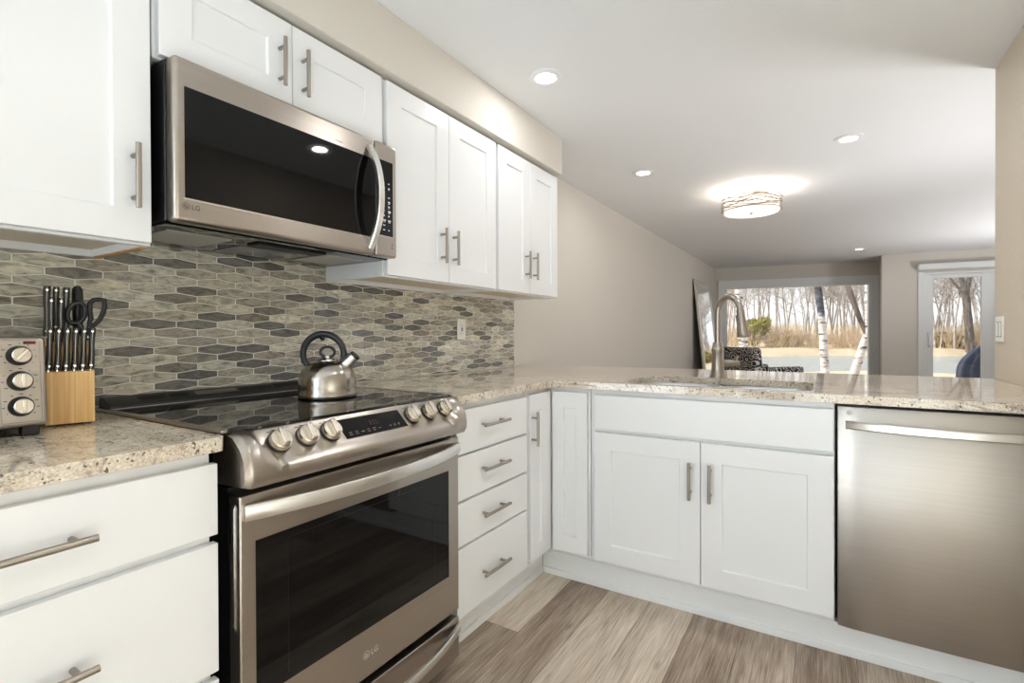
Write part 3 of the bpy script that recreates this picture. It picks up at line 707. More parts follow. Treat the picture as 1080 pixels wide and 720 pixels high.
for ky in (0.213, 0.284, 0.351, 0.640, 0.714, 0.786):
    base = SL(ky, 0.037, 0.0)
    mb = MB(); mb.lathe(base, [(0.0275, 0.0), (0.0275, 0.004), (0.026, 0.005)], 30, sn); kn = obj('knob', mb, M['rubber'], cp)
    mb = MB(); mb.lathe(base, [(0.0255, 0.0045), (0.0265, 0.008), (0.0245, 0.017), (0.0225, 0.0185), (0.0, 0.0185)], 32, sn)
    obj('knob_dial', mb, M['steel_knob'], kn)
    T = lambda x, y, z, b=base: b + Vector((0, 1, 0)) * x + sd * y + sn * z
    mb = MB(); mb.add([T(*p) for p in ((-0.0085, -0.023, 0.018), (0.0085, -0.023, 0.018), (0.0085, 0.023, 0.018), (-0.0085, 0.023, 0.018), (-0.0065, -0.0215, 0.031), (0.0065, -0.0215, 0.031), (0.0065, 0.018, 0.031), (-0.0065, 0.018, 0.031))],
        [(0, 1, 2, 3), (4, 5, 6, 7), (0, 1, 5, 4), (1, 2, 6, 5), (2, 3, 7, 6), (3, 0, 4, 7)]); obj('knob_grip', mb, M['steel_knob'], kn, bevel=0.002)
    mb = MB(); mb.box(-0.0007, 0.0007, -0.0205, -0.015, 0.0311, 0.0314, T=T); obj('pointer_mark', mb, M['darkprint'], kn)
for ky in (0.213, 0.284, 0.351, 0.640, 0.714, 0.786):
    mb = MB()
    for dy, s in ((-0.020, 0.008), (-0.008, 0.005), (0.008, 0.006)): mb.quad(SL(ky + dy, s, .0005), SL(ky + dy + 0.010, s, .0005), SL(ky + dy + 0.010, s + 0.0022, .0005), SL(ky + dy, s + 0.0022, .0005))
    obj('printed_mark', mb, M['darkprint'], cp, smooth=False, fix=False)
# oven door
mb = MB(); mb.box(0.656, 0.700, 0.1175, 0.8495, 0.2135, 0.784); dr_ = obj('oven_door', mb, M['steel_y'], rg, bevel=0.003)
mb = MB(); mb.box(0.6995, 0.7012, 0.1505, 0.797, 0.342, 0.683); og = obj('oven_window', mb, M['blackglass'], dr_)
mb = MB()
for b in ((0.226, 0.2268, 0.36, 0.665), (0.726, 0.7268, 0.36, 0.665), (0.226, 0.7268, 0.6645, 0.6653)): mb.box(0.7011, 0.7014, *b)
obj('window_border', mb, simple('smoked_border', (28, 27, 27), 0.3), og)
def bow(axis, a0, a1, zc, base, out, hh, th, taper=0.0, n=28):
    """flat bowed bar handle: pads at both ends on the surface, middle standing off"""
    pts, us, vs = [], [], []
    prof_ = []
    for i in range(n + 1):
        t = i / n; a = a0 + (a1 - a0) * t; s = 2 * t - 1; d = base + out * (1 - abs(s) ** 2.2)
        slope = -out * 2.2 * (abs(s) ** 1.2) * (1 if s > 0 else -1) * 2 / (a1 - a0)
        nv = Vector((1, -slope, 0)).normalized()
        if axis == 'x': pts.append((d, a, zc)); us.append(nv); vs.append((0, 0, 1))
        elif axis == 'y': pts.append((a, -d, zc)); us.append(Vector((-slope * -1, -1, 0)).normalized() if False else Vector((slope * -1, -1, 0)).normalized()); vs.append((0, 0, 1))
        else: pts.append((d, zc, a)); us.append(Vector((1, 0, -slope)).normalized()); vs.append((0, 1, 0))
    t2 = th / 2
    prof = [(-t2, -hh), (t2 * 0.55, -hh), (t2, -hh * 0.72), (t2, hh * 0.72), (t2 * 0.55, hh), (-t2, hh)]
    mb = MB(); mb.sweep(pts, us, vs, prof); return mb
lab(obj('door_handle', bow('x', 0.124, 0.844, 0.7495, 0.706, 0.052, 0.0165, 0.012), M['steel_bright'], dr_, ang=0.7), 'bowed satin steel bar handle')
mb = MB(); mb.box(0.668, 0.684, 0.1158, 0.1176, 0.50, 0.765); mb.box(0.671, 0.681, 0.1150, 0.1159, 0.506, 0.759); obj('side_vent', mb, M['chrome'], dr_, bevel=0.004)
badge('brand_badge', (0.7012, 0.452, 0.2755), (0, 1, 0), (0, 0, 1), 0.017, M['plastic_white'], dr_)
mb = MB(); mb.box(0.62, 0.700, 0.1175, 0.8495, 0.055, 0.1885); dw_ = obj('storage_drawer', mb, M['steel_y'], rg, bevel=0.003)
lab(obj('drawer_handle', bow('x', 0.124, 0.844, 0.1555, 0.706, 0.052, 0.0135, 0.012), M['steel_bright'], dw_, ang=0.7), 'bowed satin steel bar handle')
# rear vent trim
mb = MB(); mb.prism([(0.016, 0.9147), (0.016, 0.946), (0.022, 0.950), (0.036, 0.950), (0.083, 0.929), (0.085, 0.9147)], lambda p, t: (p[0], t, p[1]), 0.112, 0.858); vt = obj('rear_vent', mb, M['black'], rg, bevel=0.002)
vd = Vector((0.047, 0, -0.021)).normalized(); vn = Vector((0.021, 0, 0.047)).normalized()
def VT(y, s, d): return Vector((0.036, y, 0.950)) + vd * s + vn * d
for a, b in ((0.19, 0.262), (0.27, 0.325), (0.345, 0.475), (0.485, 0.60), (0.61, 0.74)):
    mb = MB(); mb.box(a, b, 0.012, 0.032, -0.0005, 0.0006, T=lambda x, y, z: VT(x, y, z)); obj('vent_slot', mb, M['nickel'] if a == 0.345 else M['blackgap'], vt)

# ------------------------------------------------------------------ microwave
mw = thing('microwave', 'stainless over-the-range microwave with black glass door', 'microwave', (0.2, 0.49, 1.398))
mb = MB(); mb.box(0.009, 0.366, 0.1285, 0.866, 1.402, 1.797); obj('case', mb, M['black'], mw, bevel=0.003)
mb = MB(); mb.box(0.366, 0.410, 0.1295, 0.7635, 1.398, 1.7975); md = obj('door', mb, M['steel_y'], mw, bevel=0.010, seg=3)
mb = MB(); mb.box(0.366, 0.410, 0.7665, 0.8665, 1.398, 1.7975); mp_ = obj('control_column', mb, M['steel_y'], mw, bevel=0.008, seg=3)
mb = MB(); mb.box(0.4095, 0.4112, 0.153, 0.7635, 1.457, 1.727); wg = obj('door_window', mb, M['blackglass'], md)
mb = MB(); mb.box(0.4095, 0.4103, 0.149, 0.7635, 1.4525, 1.4568); obj('window_trim', mb, M['chrome'], md)
mb = MB(); mb.box(0.4095, 0.4112, 0.7675, 0.846, 1.471, 1.735); kp = obj('keypad', mb, M['blackglass'], mp_)
mb = MB(); mb.box(0.4095, 0.4106, 0.7675, 0.8475, 1.4685, 1.4708); mb.box(0.4095, 0.4106, 0.8462, 0.8482, 1.471, 1.735); obj('keypad_trim', mb, M['chrome'], mp_)
mb = MB(); rnd = random.Random(9)
for i in range(11):
    z = 1.655 - i * 0.0165
    for j, y in enumerate((0.776, 0.798, 0.822)):
        if rnd.random() < 0.12: continue
        w = rnd.uniform(0.007, 0.013); h = 0.0035 if i < 4 or i > 8 else 0.0055
        mb.quad((0.4115, y, z), (0.4115, y + w, z), (0.4115, y + w, z + h), (0.4115, y, z + h))
        if rnd.random() < 0.5: mb.quad((0.4115, y + .001, z - .0042), (0.4115, y + w * .8, z - .0042), (0.4115, y + w * .8, z - .0018), (0.4115, y + .001, z - .0018))
obj('key_marks', mb, M['glyph'], kp, smooth=False, fix=False)
mb = MB()
for z0_, z1_, y0_, y1_ in ((1.443, 1.446, 0.838, 0.846), (1.430, 1.4325, 0.836, 0.848), (1.437, 1.440, 0.840, 0.844)): mb.quad((0.4104, y0_, z0_), (0.4104, y1_, z0_), (0.4104, y1_, z1_), (0.4104, y0_, z1_))
obj('printed_mark', mb, M['darkprint'], mp_, smooth=False, fix=False)
hb = bow('z', 1.418, 1.762, 0.736, 0.416, 0.052, 0.0125, 0.014)
lab(obj('door_handle', hb, M['steel_bright'], md, ang=0.7), 'bowed satin steel bar handle')
badge('brand_badge', (0.4103, 0.155, 1.4365), (0, 1, 0), (0, 0, 1), 0.0135, M['darkprint'], md)
mb = MB(); mb.box(0.012, 0.362, 0.131, 0.864, 1.3955, 1.4018); un = obj('underside', mb, M['blackglass'], mw)
for y0_, y1_ in ((0.165, 0.335), (0.655, 0.815)):
    mb = MB()
    for k in range(14): mb.box(0.10 + k * 0.0135, 0.109 + k * 0.0135, y0_, y1_, 1.3925, 1.3958)
    mb.box(0.098, 0.29, y0_, y1_, 1.3945, 1.3957); obj('grease_filter', mb, M['filter'], un)
mb = MB(); mb.box(0.06, 0.21, 0.40, 0.60, 1.3925, 1.3957); lab(obj('lamp_cover', mb, simple('smoked_lens', (120, 122, 124), 0.15), un, bevel=0.001), 'frosted gray light cover')
mb = MB(); mb.box(0.25, 0.31, 0.40, 0.64, 1.390, 1.3957); obj('vent_grille', mb, M['blackgap'], un, bevel=0.002)

# ------------------------------------------------------------------ dishwasher
dwr = thing('dishwasher', 'stainless steel dishwasher at the right end of the peninsula', 'dishwasher', (2.07, 1.88, 0.0))
mb = MB(); mb.box(1.762, 2.377, 1.6215, 1.6245, 0.135, 0.8835); mb.box(1.77, 2.370, 1.662, 2.17, 0.02, 0.88); obj('tub', mb, M['blackgap'], dwr)
rings = []
for i in range(25):
    t = i / 24; x = 1.7665 + 0.609 * t; d = 0.004 * (1 - (2 * t - 1) ** 2) + 0.006 * (1 - abs(2 * t - 1) ** 14)
    rings.append([(x, 1.621, 0.117), (x, 1.594 - d, 0.117), (x, 1.5925 - d, 0.120), (x, 1.5925 - d, 0.869), (x, 1.594 - d, 0.872), (x, 1.621, 0.872)])
mb = MB(); mb.loft(rings); dd = obj('door', mb, M['steel_x'], dwr, ang=0.5)
hbm = MB()
src = bow('x', 0.0, 1.0, 0.0, 0.0, 1.0, 1, 1)
x0_, x1_ = 1.790, 2.352
pts, us, vs = [], [], []
for i in range(31):
    t = i / 30; s = 2 * t - 1; x = x0_ + (x1_ - x0_) * t; out = 0.050 * (1 - abs(s) ** 2.4); sl = -0.050 * 2.4 * abs(s) ** 1.4 * (1 if s > 0 else -1) * 2 / (x1_ - x0_)
    pts.append((x, 1.578 - out, 0.811)); us.append(Vector((-sl, -1, 0)).normalized()); vs.append((0, 0, 1))
hbm.sweep(pts, us, vs, [(-0.006, -0.013), (0.003, -0.013), (0.006, -0.0095), (0.006, 0.0095), (0.003, 0.013), (-0.006, 0.013)])
hh = obj('door_handle', hbm, M['steel_bright'], dd, ang=0.7); lab(hh, 'bowed satin steel bar handle')
badge('brand_badge', (1.799, 1.5868, 0.851), (1, 0, 0), (0, 0, 1), 0.0125, M['darkprint'], dd)
mb = MB(); mb.box(1.866, 2.05, 1.602, 1.6205, 0.1105, 0.1168); obj('vent_slot', mb, M['blackgap'], dwr)

# ------------------------------------------------------------------ kettle
KX, KY, KZ = 0.357, 0.604, 0.9208
kt = thing('kettle', 'brushed stainless steel whistling tea kettle on the cooktop', 'kettle', (KX, KY, KZ))
mb = MB(); prof = [(0.0, 0.004), (0.086, 0.004), (0.0905, 0.006), (0.0915, 0.012), (0.0895, 0.016)]
for i in range(1, 19):
    q = (i / 19) ** 0.62; prof.append((0.0895 * (1 - q ** 3.2) ** (1 / 2.8), 0.016 + 0.104 * q))
prof += [(0.030, 0.1195), (0.0, 0.120)]
mb.lathe((KX, KY, KZ), prof, 56); obj('body', mb, M['steel_kettle'], kt, ang=0.9)
mb = MB(); mb.lathe((KX, KY, KZ), [(0.0, 0.0002), (0.084, 0.0002), (0.090, 0.002), (0.090, 0.0055), (0.080, 0.006)], 48); obj('base_ring', mb, M['black'], kt)
mb = MB(); mb.lathe((KX, KY, KZ), [(0.0, 0.114), (0.034, 0.114), (0.0345, 0.120), (0.031, 0.124), (0.012, 0.127), (0.010, 0.133), (0.0, 0.134)], 32); ld_ = obj('lid', mb, M['chrome'], kt)
ax = Vector((0.8485, 0.5291, 0))
KO = Vector((KX, KY, KZ))
mb = MB(); mb.tube([KO + ax * (0.0235 * math.cos(a)) + Vector((0, 0, 0.145 + 0.017 * math.sin(a))) for a in [2 * PI * i / 24 for i in range(24)]], 0.0048, 10, closed=True); obj('lid_loop', mb, M['rubber'], ld_)
pts, rad = [], []
for i in range(29):
    t = i / 28; a = math.radians(232 - t * 262); pts.append(KO + ax * (-0.013 + 0.066 * math.cos(a)) + Vector((0, 0, 0.140 + 0.064 * math.sin(a)))); rad.append(0.0075 + 0.0035 * math.sin(PI * min(1, max(0, t))) ** 0.5)
mb = MB(); mb.tube(pts, rad, 14)
tp = KO + ax * -0.013 + Vector((0, 0, 0.140 + 0.053)); mb.tube([tp + Vector((0, 0, 0.002)) - ax * 0.004, tp - Vector((0, 0, 0.010))], [0.010, 0.006], 10)
obj('handle', mb, M['rubber'], kt)
s0 = KO + ax * 0.050 + Vector((0, 0, 0.096)); sdv = (ax * 0.72 + Vector((0, 0, 0.69))).normalized()
mb = MB(); mb.tube([s0, s0 + sdv * 0.02, s0 + sdv * 0.052], [0.024, 0.0205, 0.0165], 20); st_ = obj('spout', mb, M['steel_bright'], kt)
mb = MB(); mb.tube([s0 + sdv * 0.0515, s0 + sdv * 0.058], [0.0175, 0.017], 18); mb.tube([s0 + sdv * 0.056 - ax * 0.014, s0 + sdv * 0.050 - ax * 0.030 + Vector((0, 0, 0.008)), KO + ax * 0.047 + Vector((0, 0, 0.158))], [0.005, 0.006, 0.007], 10); obj('whistle_cap', mb, M['rubber'], st_)

# ------------------------------------------------------------------ toaster oven
to = thing('toaster_oven', 'stainless toaster oven with three black-ringed knobs at the left edge', 'toaster oven', (0.2, -0.3, 0.9142))
TF = lambda y, z, d=0.0: Vector((0.336 - (z - 0.935) * 0.10 + d, y, z))       # front face leans back
mb = MB(); mb.prism([(0.03, 0.936), (0.318, 0.936), (0.300, 1.118), (0.05, 1.118)], lambda p, t: (p[0], t, p[1]), -0.52, -0.088); obj('housing', mb, M['black'], to, bevel=0.008, seg=3)
def tpanel(y0, y1, z0, z1, d0, d1):
    mb = MB(); mb.add([TF(y, z, d) for d in (d0, d1) for y, z in ((y0, z0), (y1, z0), (y1, z1), (y0, z1))], [(0, 1, 2, 3), (4, 5, 6, 7), (0, 1, 5, 4), (1, 2, 6, 5), (2, 3, 7, 6), (3, 0, 4, 7)]); return mb
fp = obj('front_frame', tpanel(-0.525, -0.082, 0.934, 1.120, -0.022, -0.002), M['steel_y'], to, bevel=0.008, seg=3)
obj('control_plate', tpanel(-0.1555, -0.0925, 0.944, 1.113, -0.003, 0.0), M['steel_y'], fp, bevel=0.002)
mb = tpanel(-0.512, -0.164, 0.950, 1.105, -0.004, 0.003); td = obj('glass_door', mb, M['blackglass'], fp, bevel=0.003)
mb = MB(); mb.cyl(TF(-0.49, 1.092, 0.03), TF(-0.185, 1.092, 0.03), 0.007, 14)
for y in (-0.47, -0.205): mb.cyl(TF(y, 1.092, 0.0), TF(y, 1.092, 0.03), 0.005, 10)
obj('door_handle', mb, M['steel_bright'], td)
fn = Vector((1, 0, 0.10)).normalized()
for i, z in enumerate((1.081, 1.029, 0.977)):
    b = TF(-0.1255, z, 0.0)
    mb = MB(); mb.lathe(b, [(0.0205, 0.0), (0.0205, 0.003), (0.0185, 0.010), (0.0165, 0.014), (0.0, 0.014)], 30, fn); kn = obj('knob', mb, M['rubber'], fp)
    mb = MB(); mb.lathe(b, [(0.0155, 0.0141), (0.0155, 0.020), (0.014, 0.0215), (0.0, 0.0215)], 28, fn); obj('knob_face', mb, M['steel_knob'], kn)
    a = (0.9, 1.5708, 1.5708)[i]; gu = Vector((0, math.cos(a), math.sin(a))); gv = fn.cross(gu)
    mb = MB(); mb.box(-0.0135, 0.0135, -0.003, 0.003, 0.0212, 0.0245, T=lambda x, y, zz, b=b, gu=gu, gv=gv: b + gu * x + gv * y + fn * zz); obj('knob_grip', mb, M['steel_knob'], kn, bevel=0.001)
mb = MB()
rnd = random.Random(2)
for z in (1.081, 1.029, 0.977):
    for k in range(9):
        a = math.radians(-40 + k * 32); y = -0.1255 + 0.0265 * math.cos(a); zz = z + 0.0245 * math.sin(a); w = rnd.choice((0.002, 0.004, 0.0055))
        if -0.153 < y < -0.098: mb.quad(TF(y - w / 2, zz, .0004), TF(y + w / 2, zz, .0004), TF(y + w / 2, zz + .0017, .0004), TF(y - w / 2, zz + .0017, .0004))
obj('printed_marks', mb, M['darkprint'], fp, smooth=False, fix=False)
obj('light_bezel', tpanel(-0.1185, -0.0985, 1.1045, 1.1105, -0.001, 0.0012), M['black'], fp, bevel=0.002)
lab(obj('indicator_light', tpanel(-0.1145, -0.0995, 1.1055, 1.1095, 0.0, 0.0022), M['red'], fp, bevel=0.0015), 'red indicator light')
for x in (0.10, 0.31):
    for y in (-0.48, -0.108):
        mb = MB(); mb.box(x - 0.014, x + 0.014, y - 0.014, y + 0.014, 0.9142, 0.937); obj('foot', mb, M['rubber'], to, bevel=0.003)

# ------------------------------------------------------------------ knife block, knives, scissors, sharpening steel
KO_ = Vector((0.235, -0.063, 0.9142)); KA = Vector((0.264, 0.964, 0)).normalized(); KB = Vector((-0.964, 0.264, 0)).normalized()
def K(a, b, z): return KO_ + KA * a + KB * b + Vector((0, 0, z))
rzb = math.atan2(KA.y, KA.x) - PI / 2
kb = thing('knife_block', 'light bamboo knife block beside the toaster oven', 'knife block', tuple(K(0.044, 0.07, 0)), None, rzb)
mb = MB(); mb.prism([(0.0, 0.004), (0.0, 0.125), (0.024, 0.127), (0.026, 0.186), (0.130, 0.224), (0.150, 0.215), (0.150, 0.004)], lambda p, t: K(t, p[0], p[1]), 0.0, 0.088); obj('block', mb, M['bamboo'], kb, bevel=0.0015)
for a in (0.012, 0.076):
    for b in (0.012, 0.136):
        mb = MB(); mb.box(-0.006, 0.006, -0.006, 0.006, 0, 0.0045, T=lambda x, y, z, a=a, b=b: K(a + x, b + y, z)); obj('foot', mb, M['rubber'], kb)
def knife(name, label, a, b, z0, z1, da, w, d, group, par=None):
    o = thing(name, label, 'knife', tuple(K(a, b, z0)), group)
    n = 9; pts, sc = [], []
    L = z1 - z0
    prof = [(-1, -0.7), (-0.6, -1), (0.6, -1), (1, -0.7), (1, 0.7), (0.6, 1), (-0.6, 1), (-1, 0.7)]
    rings = []
    for i in range(n + 1):
        t = i / n; z = z0 + L * t; aa = a + da * t + 0.0007 * math.sin(t * 6.0)
        s = 0.86 + 0.10 * math.cos(t * 6.28) + (0.14 if t > 0.9 else 0) - (0.25 if i == n else 0)
        rings.append([K(aa + p[0] * w / 2 * s, b + p[1] * d / 2 * s, z) for p in prof])
    mb = MB(); mb.loft(rings); h = obj('handle', mb, M['rubber'], o)
    tang = MB(); tw = 0.0008
    tr = []
    for i in range(n + 1):
        t = i / n; z = z0 + L * t * 0.985; aa = a + da * t + 0.0007 * math.sin(t * 6.0); s = (0.86 + 0.10 * math.cos(t * 6.28) + (0.10 if t > 0.9 else 0)) * d / 2 + 0.0006
        tr.append([K(aa - tw / 2, b - s, z), K(aa + tw / 2, b - s, z), K(aa + tw / 2, b + s, z), K(aa - tw / 2, b + s, z)])
    tang.loft(tr); lab(obj('tang', tang, M['nickel'], o), 'thin steel tang line')
    for t in (0.1, 0.92):
        aa = a + da * t + 0.0007 * math.sin(t * 6.0); z = z0 + L * t
        r = MB(); r.lathe(K(aa, b - d / 2 * 0.97 - 0.0008, z), [(0.0028, -0.001), (0.0028, 0.001), (0.0, 0.0014)], 12, -KB); obj('rivet', r, M['chrome'], h)
    bl = MB(); bl.box(-0.001, 0.001, -0.006, 0.006, -0.06, 0.002, T=lambda x, y, z: K(a + x, b + y, z0 + z)); obj('blade', bl, M['chrome'], o)
    return o
ords = ['leftmost', 'second from left', 'third from left', 'fourth from left', 'fifth from left', 'rightmost']
for i in range(6):
    knife('steak_knife', 'black-handled steak knife, %s in the front row of the knife block' % ords[i], 0.007 + i * 0.0148, 0.012, 0.1285, 0.226, 0.005, 0.0136, 0.019, 'steak knives in the block front row')
knife('kitchen_knife', 'tall black-handled kitchen knife at the far left back of the block', -0.002 + 0.006, 0.080, 0.206, 0.326, 0.003, 0.0150, 0.024, 'kitchen knives in the block back rows')
knife('kitchen_knife', 'tall black-handled kitchen knife, second tall one from the left', 0.0205, 0.112, 0.218, 0.327, 0.003, 0.0135, 0.022, 'kitchen knives in the block back rows')
knife('kitchen_knife', 'tall black-handled kitchen knife beside the sharpening steel', 0.0385, 0.080, 0.206, 0.325, 0.003, 0.0145, 0.024, 'kitchen knives in the block back rows')
knife('kitchen_knife', 'shorter black-handled knife between the two leftmost tall knives', 0.0115, 0.048, 0.194, 0.298, 0.003, 0.0115, 0.018, 'kitchen knives in the block back rows')
knife('kitchen_knife', 'shorter black-handled knife in front of the tall one beside the sharpening steel', 0.0275, 0.048, 0.194, 0.297, 0.004, 0.0115, 0.018, 'kitchen knives in the block back rows')
ss = thing('sharpening_steel', 'thick rounded black sharpening steel handle behind the scissors loop', 'sharpening steel', tuple(K(0.062, 0.10, 0.214)))
mb = MB(); mb.lathe(K(0.062, 0.100, 0.2145), [(0.0, 0.0), (0.009, 0.0), (0.010, 0.01), (0.0105, 0.05), (0.0115, 0.085), (0.0105, 0.108), (0.006, 0.116), (0.0, 0.1175)], 20); h = obj('handle', mb, M['rubber'], ss)
mb = MB(); mb.cyl(K(0.062, 0.1, 0.12), K(0.062, 0.1, 0.215), 0.0045, 12); obj('rod', mb, M['chrome'], ss)
sc_ = thing('scissors', 'black-handled kitchen scissors at the right of the knife block', 'scissors', tuple(K(0.066, 0.055, 0.196)))
def loopmb(pts, r, b):
    m = MB(); m.tube([K(a, b, z) for a, z in pts], r, 10, closed=True); return m
lp1 = [(0.058 + 0.0165 * math.cos(t) + 0.004 * math.sin(t), 0.262 + 0.025 * math.sin(t)) for t in [2 * PI * i / 22 for i in range(22)]]
mb = loopmb(lp1, 0.0056, 0.055); mb.tube([K(0.062, 0.055, 0.238), K(0.068, 0.055, 0.222), K(0.0715, 0.055, 0.206), K(0.072, 0.055, 0.196)], [0.006, 0.0075, 0.007, 0.006], 10); obj('handle_loop', mb, M['rubber'], sc_)
lp2 = [(0.0815, 0.238), (0.0855, 0.250), (0.083, 0.268), (0.0835, 0.286), (0.090, 0.2955), (0.100, 0.297), (0.111, 0.2965), (0.112, 0.280), (0.108, 0.262), (0.101, 0.246), (0.092, 0.234)]
mb = loopmb(lp2, 0.0056, 0.060); mb.tube([K(0.087, 0.060, 0.236), K(0.082, 0.060, 0.222), K(0.079, 0.060, 0.206), K(0.078, 0.060, 0.197)], [0.008, 0.0085, 0.0075, 0.006], 10); obj('handle_loop', mb, M['rubber'], sc_)
mb = MB(); mb.box(0.070, 0.080, 0.055, 0.060, 0.10, 0.200, T=K); obj('blade', mb, M['chrome'], sc_)
mb = MB(); mb.lathe(K(0.0755, 0.0525, 0.205), [(0.005, -0.001), (0.005, 0.001), (0.0, 0.002)], 14, -KB); obj('rivet', mb, M['chrome'], sc_)

# ------------------------------------------------------------------ outlet and light switch
ol = thing('outlet', 'white electrical outlet on the mosaic backsplash', 'outlet', (0.0092, 1.76, 1.094))
mb = MB(); mb.box(0.0092, 0.0150, 1.7225, 1.7975, 1.094, 1.209); obj('cover_plate', mb, M['plastic_white'], ol, bevel=0.003)
mb = MB(); mb.box(0.0148, 0.0172, 1.743, 1.777, 1.117, 1.186); rc = obj('receptacle', mb, M['plastic_white'], ol, bevel=0.002)
mb = MB(); mb.box(0.0171, 0.0176, 1.752, 1.768, 1.153, 1.160); obj('test_button', mb, M['black'], rc)
mb = MB(); mb.box(0.0171, 0.0176, 1.752, 1.768, 1.142, 1.149); obj('test_button', mb, M['black'], rc)
mb = MB()
for z in (1.125, 1.167):
    for y in (1.754, 1.764): mb.box(0.0171, 0.0174, y, y + 0.0022, z, z + 0.009)
obj('slots', mb, M['rubbergray'], rc)
ls = thing('light_switch', 'white light switch plate on the textured wall right of the peninsula', 'light switch', (2.3798, 2.53, 1.08))
mb = MB(); mb.box(2.3735, 2.3798, 2.475, 2.588, 1.078, 1.192); obj('cover_plate', mb, M['plastic_white'], ls, bevel=0.003)
for y in (2.497, 2.540):
    mb = MB(); mb.box(2.3705, 2.3736, y, y + 0.026, 1.105, 1.165); r_ = obj('rocker', mb, M['plastic_white'], ls, bevel=0.001)
    mb = MB(); mb.box(2.3729, 2.3734, y - 0.003, y + 0.029, 1.102, 1.168); obj('rocker_gap', mb, M['rubbergray'], ls)

# ------------------------------------------------------------------ ceiling lights
def can(x, y, label, r=0.079, power=CAN_W):
    o = thing('recessed_light', label, 'recessed light', (x, y, H), 'recessed ceiling downlights')
    mb = MB(); mb.lathe((x, y, H - 0.0002), [(r, 0.0), (r, -0.004), (r - 0.010, -0.0075), (0.050, -0.0075), (0.0465, -0.003), (0.0465, 0.0)], 40, (0, 0, 1)); obj('trim_ring', mb, M['whitetrim'], o)
    mb = MB(); mb.lathe((x, y, H - 0.0005), [(0.046, 0.0), (0.046, -0.0035), (0.0, -0.0035)], 32); obj('lens', mb, M['lamp'], o)
    d = bpy.data.lights.new('can_lamp', 'AREA'); d.shape = 'DISK'; d.size = 0.08; d.energy = power; d.color = (0.99, 0.99, 1.0)
    l = bpy.data.objects.new('can_lamp', d); COL.objects.link(l); l.parent = o; l.location = (0, 0, -0.006)
can(0.632, 1.60, 'recessed downlight nearest the wall cabinets and the soffit corner')
can(0.588, 3.20, 'recessed downlight left of the woven drum ceiling light')
can(1.847, 3.235, 'recessed downlight right of the woven drum ceiling light')
can(2.121, 8.17, 'small distant recessed downlight near the patio door wall')
can(1.83, 1.62, 'recessed downlight above the right side of the sink, reflected in the microwave glass', power=4.0)
can(1.95, 0.45, 'added unseen recessed downlight over the kitchen floor between the range and the dishwasher', power=2.5)  # extra downlight added out of view to brighten the kitchen
FX, FY, FZ0, FZ1 = 1.200, 4.17, 2.128, 2.252
dl = thing('ceiling_light', 'drum flush-mount ceiling light with a woven silver band shade', 'ceiling light', (FX, FY, H))
mb = MB(); mb.lathe((FX, FY, H - 0.0003), [(0.0, 0.0), (0.07, 0.0), (0.065, -0.02), (0.02, -0.025), (0.01, -0.19), (0.0, -0.19)], 28); obj('canopy', mb, M['nickel'], dl)
mb = MB(); n = 56
mb.loft([[(FX + r * math.cos(2 * PI * k / n), FY + r * math.sin(2 * PI * k / n), z) for k in range(n)] for r, z in ((0.205, FZ0 + .004), (0.209, FZ0 + 0.008), (0.209, FZ1 - 0.01))], True, False); obj('inner_shade', mb, M['shade'], dl)
mb = MB(); mb.lathe((FX, FY, FZ0), [(0.0, 0.0), (0.12, 0.001), (0.203, 0.004), (0.203, 0.007), (0.0, 0.007)], 48); obj('diffuser', mb, M['shade'], dl)
rnd = random.Random(4)
bandm = simple('champagne_band', (178, 166, 152), 0.35, 0.7)
for j in range(9):
    ph, am, fq = rnd.uniform(0, 6.28), rnd.uniform(0.007, 0.014), rnd.choice((3, 4, 5))
    zc = FZ0 + 0.014 + j * (FZ1 - FZ0 - 0.026) / 8; if_ = 0.232 - 0.002 * (j % 2)
    rr_ = []
    for k in range(97):
        a = 2 * PI * k / 96; z = zc + (am * math.sin(fq * a + ph) if 0 < j < 8 else 0.0); r = if_ + 0.002 * math.sin(2 * fq * a + ph)
        c_, s_ = math.cos(a), math.sin(a); h = 0.0035 if 0 < j < 8 else 0.0045
        rr_.append([(FX + (r + d) * c_, FY + (r + d) * s_, z + e) for d, e in ((-0.0006, -h), (0.0006, -h), (0.0006, h), (-0.0006, h))])
    mb = MB(); mb.loft(rr_, True, False); obj('shade_band', mb, bandm, dl)
mb = MB(); mb.lathe((FX, FY, FZ0 - 0.0005), [(0.0, 0.0), (0.014, 0.0), (0.012, -0.006), (0.0, -0.011)], 20); obj('finial', mb, M['nickel'], dl)
mb = MB()
for k in range(3):
    a = 2 * PI * k / 3 + 0.6; mb.cyl((FX + 0.02 * math.cos(a), FY + 0.02 * math.sin(a), FZ1 - 0.004), (FX + 0.2325 * math.cos(a), FY + 0.2325 * math.sin(a), FZ1 - 0.004), 0.003, 8)
obj('spider_arms', mb, M['nickel'], dl)
for k in range(3):
    a = 2 * PI * k / 3; d = bpy.data.lights.new('drum_bulb', 'POINT'); d.energy = 3.2; d.shadow_soft_size = 0.03; d.color = (1, 0.93, 0.84)
    l = bpy.data.objects.new('drum_bulb', d); COL.objects.link(l); l.parent = dl; l.location = (0.10 * math.cos(a), 0.10 * math.sin(a), -0.085)

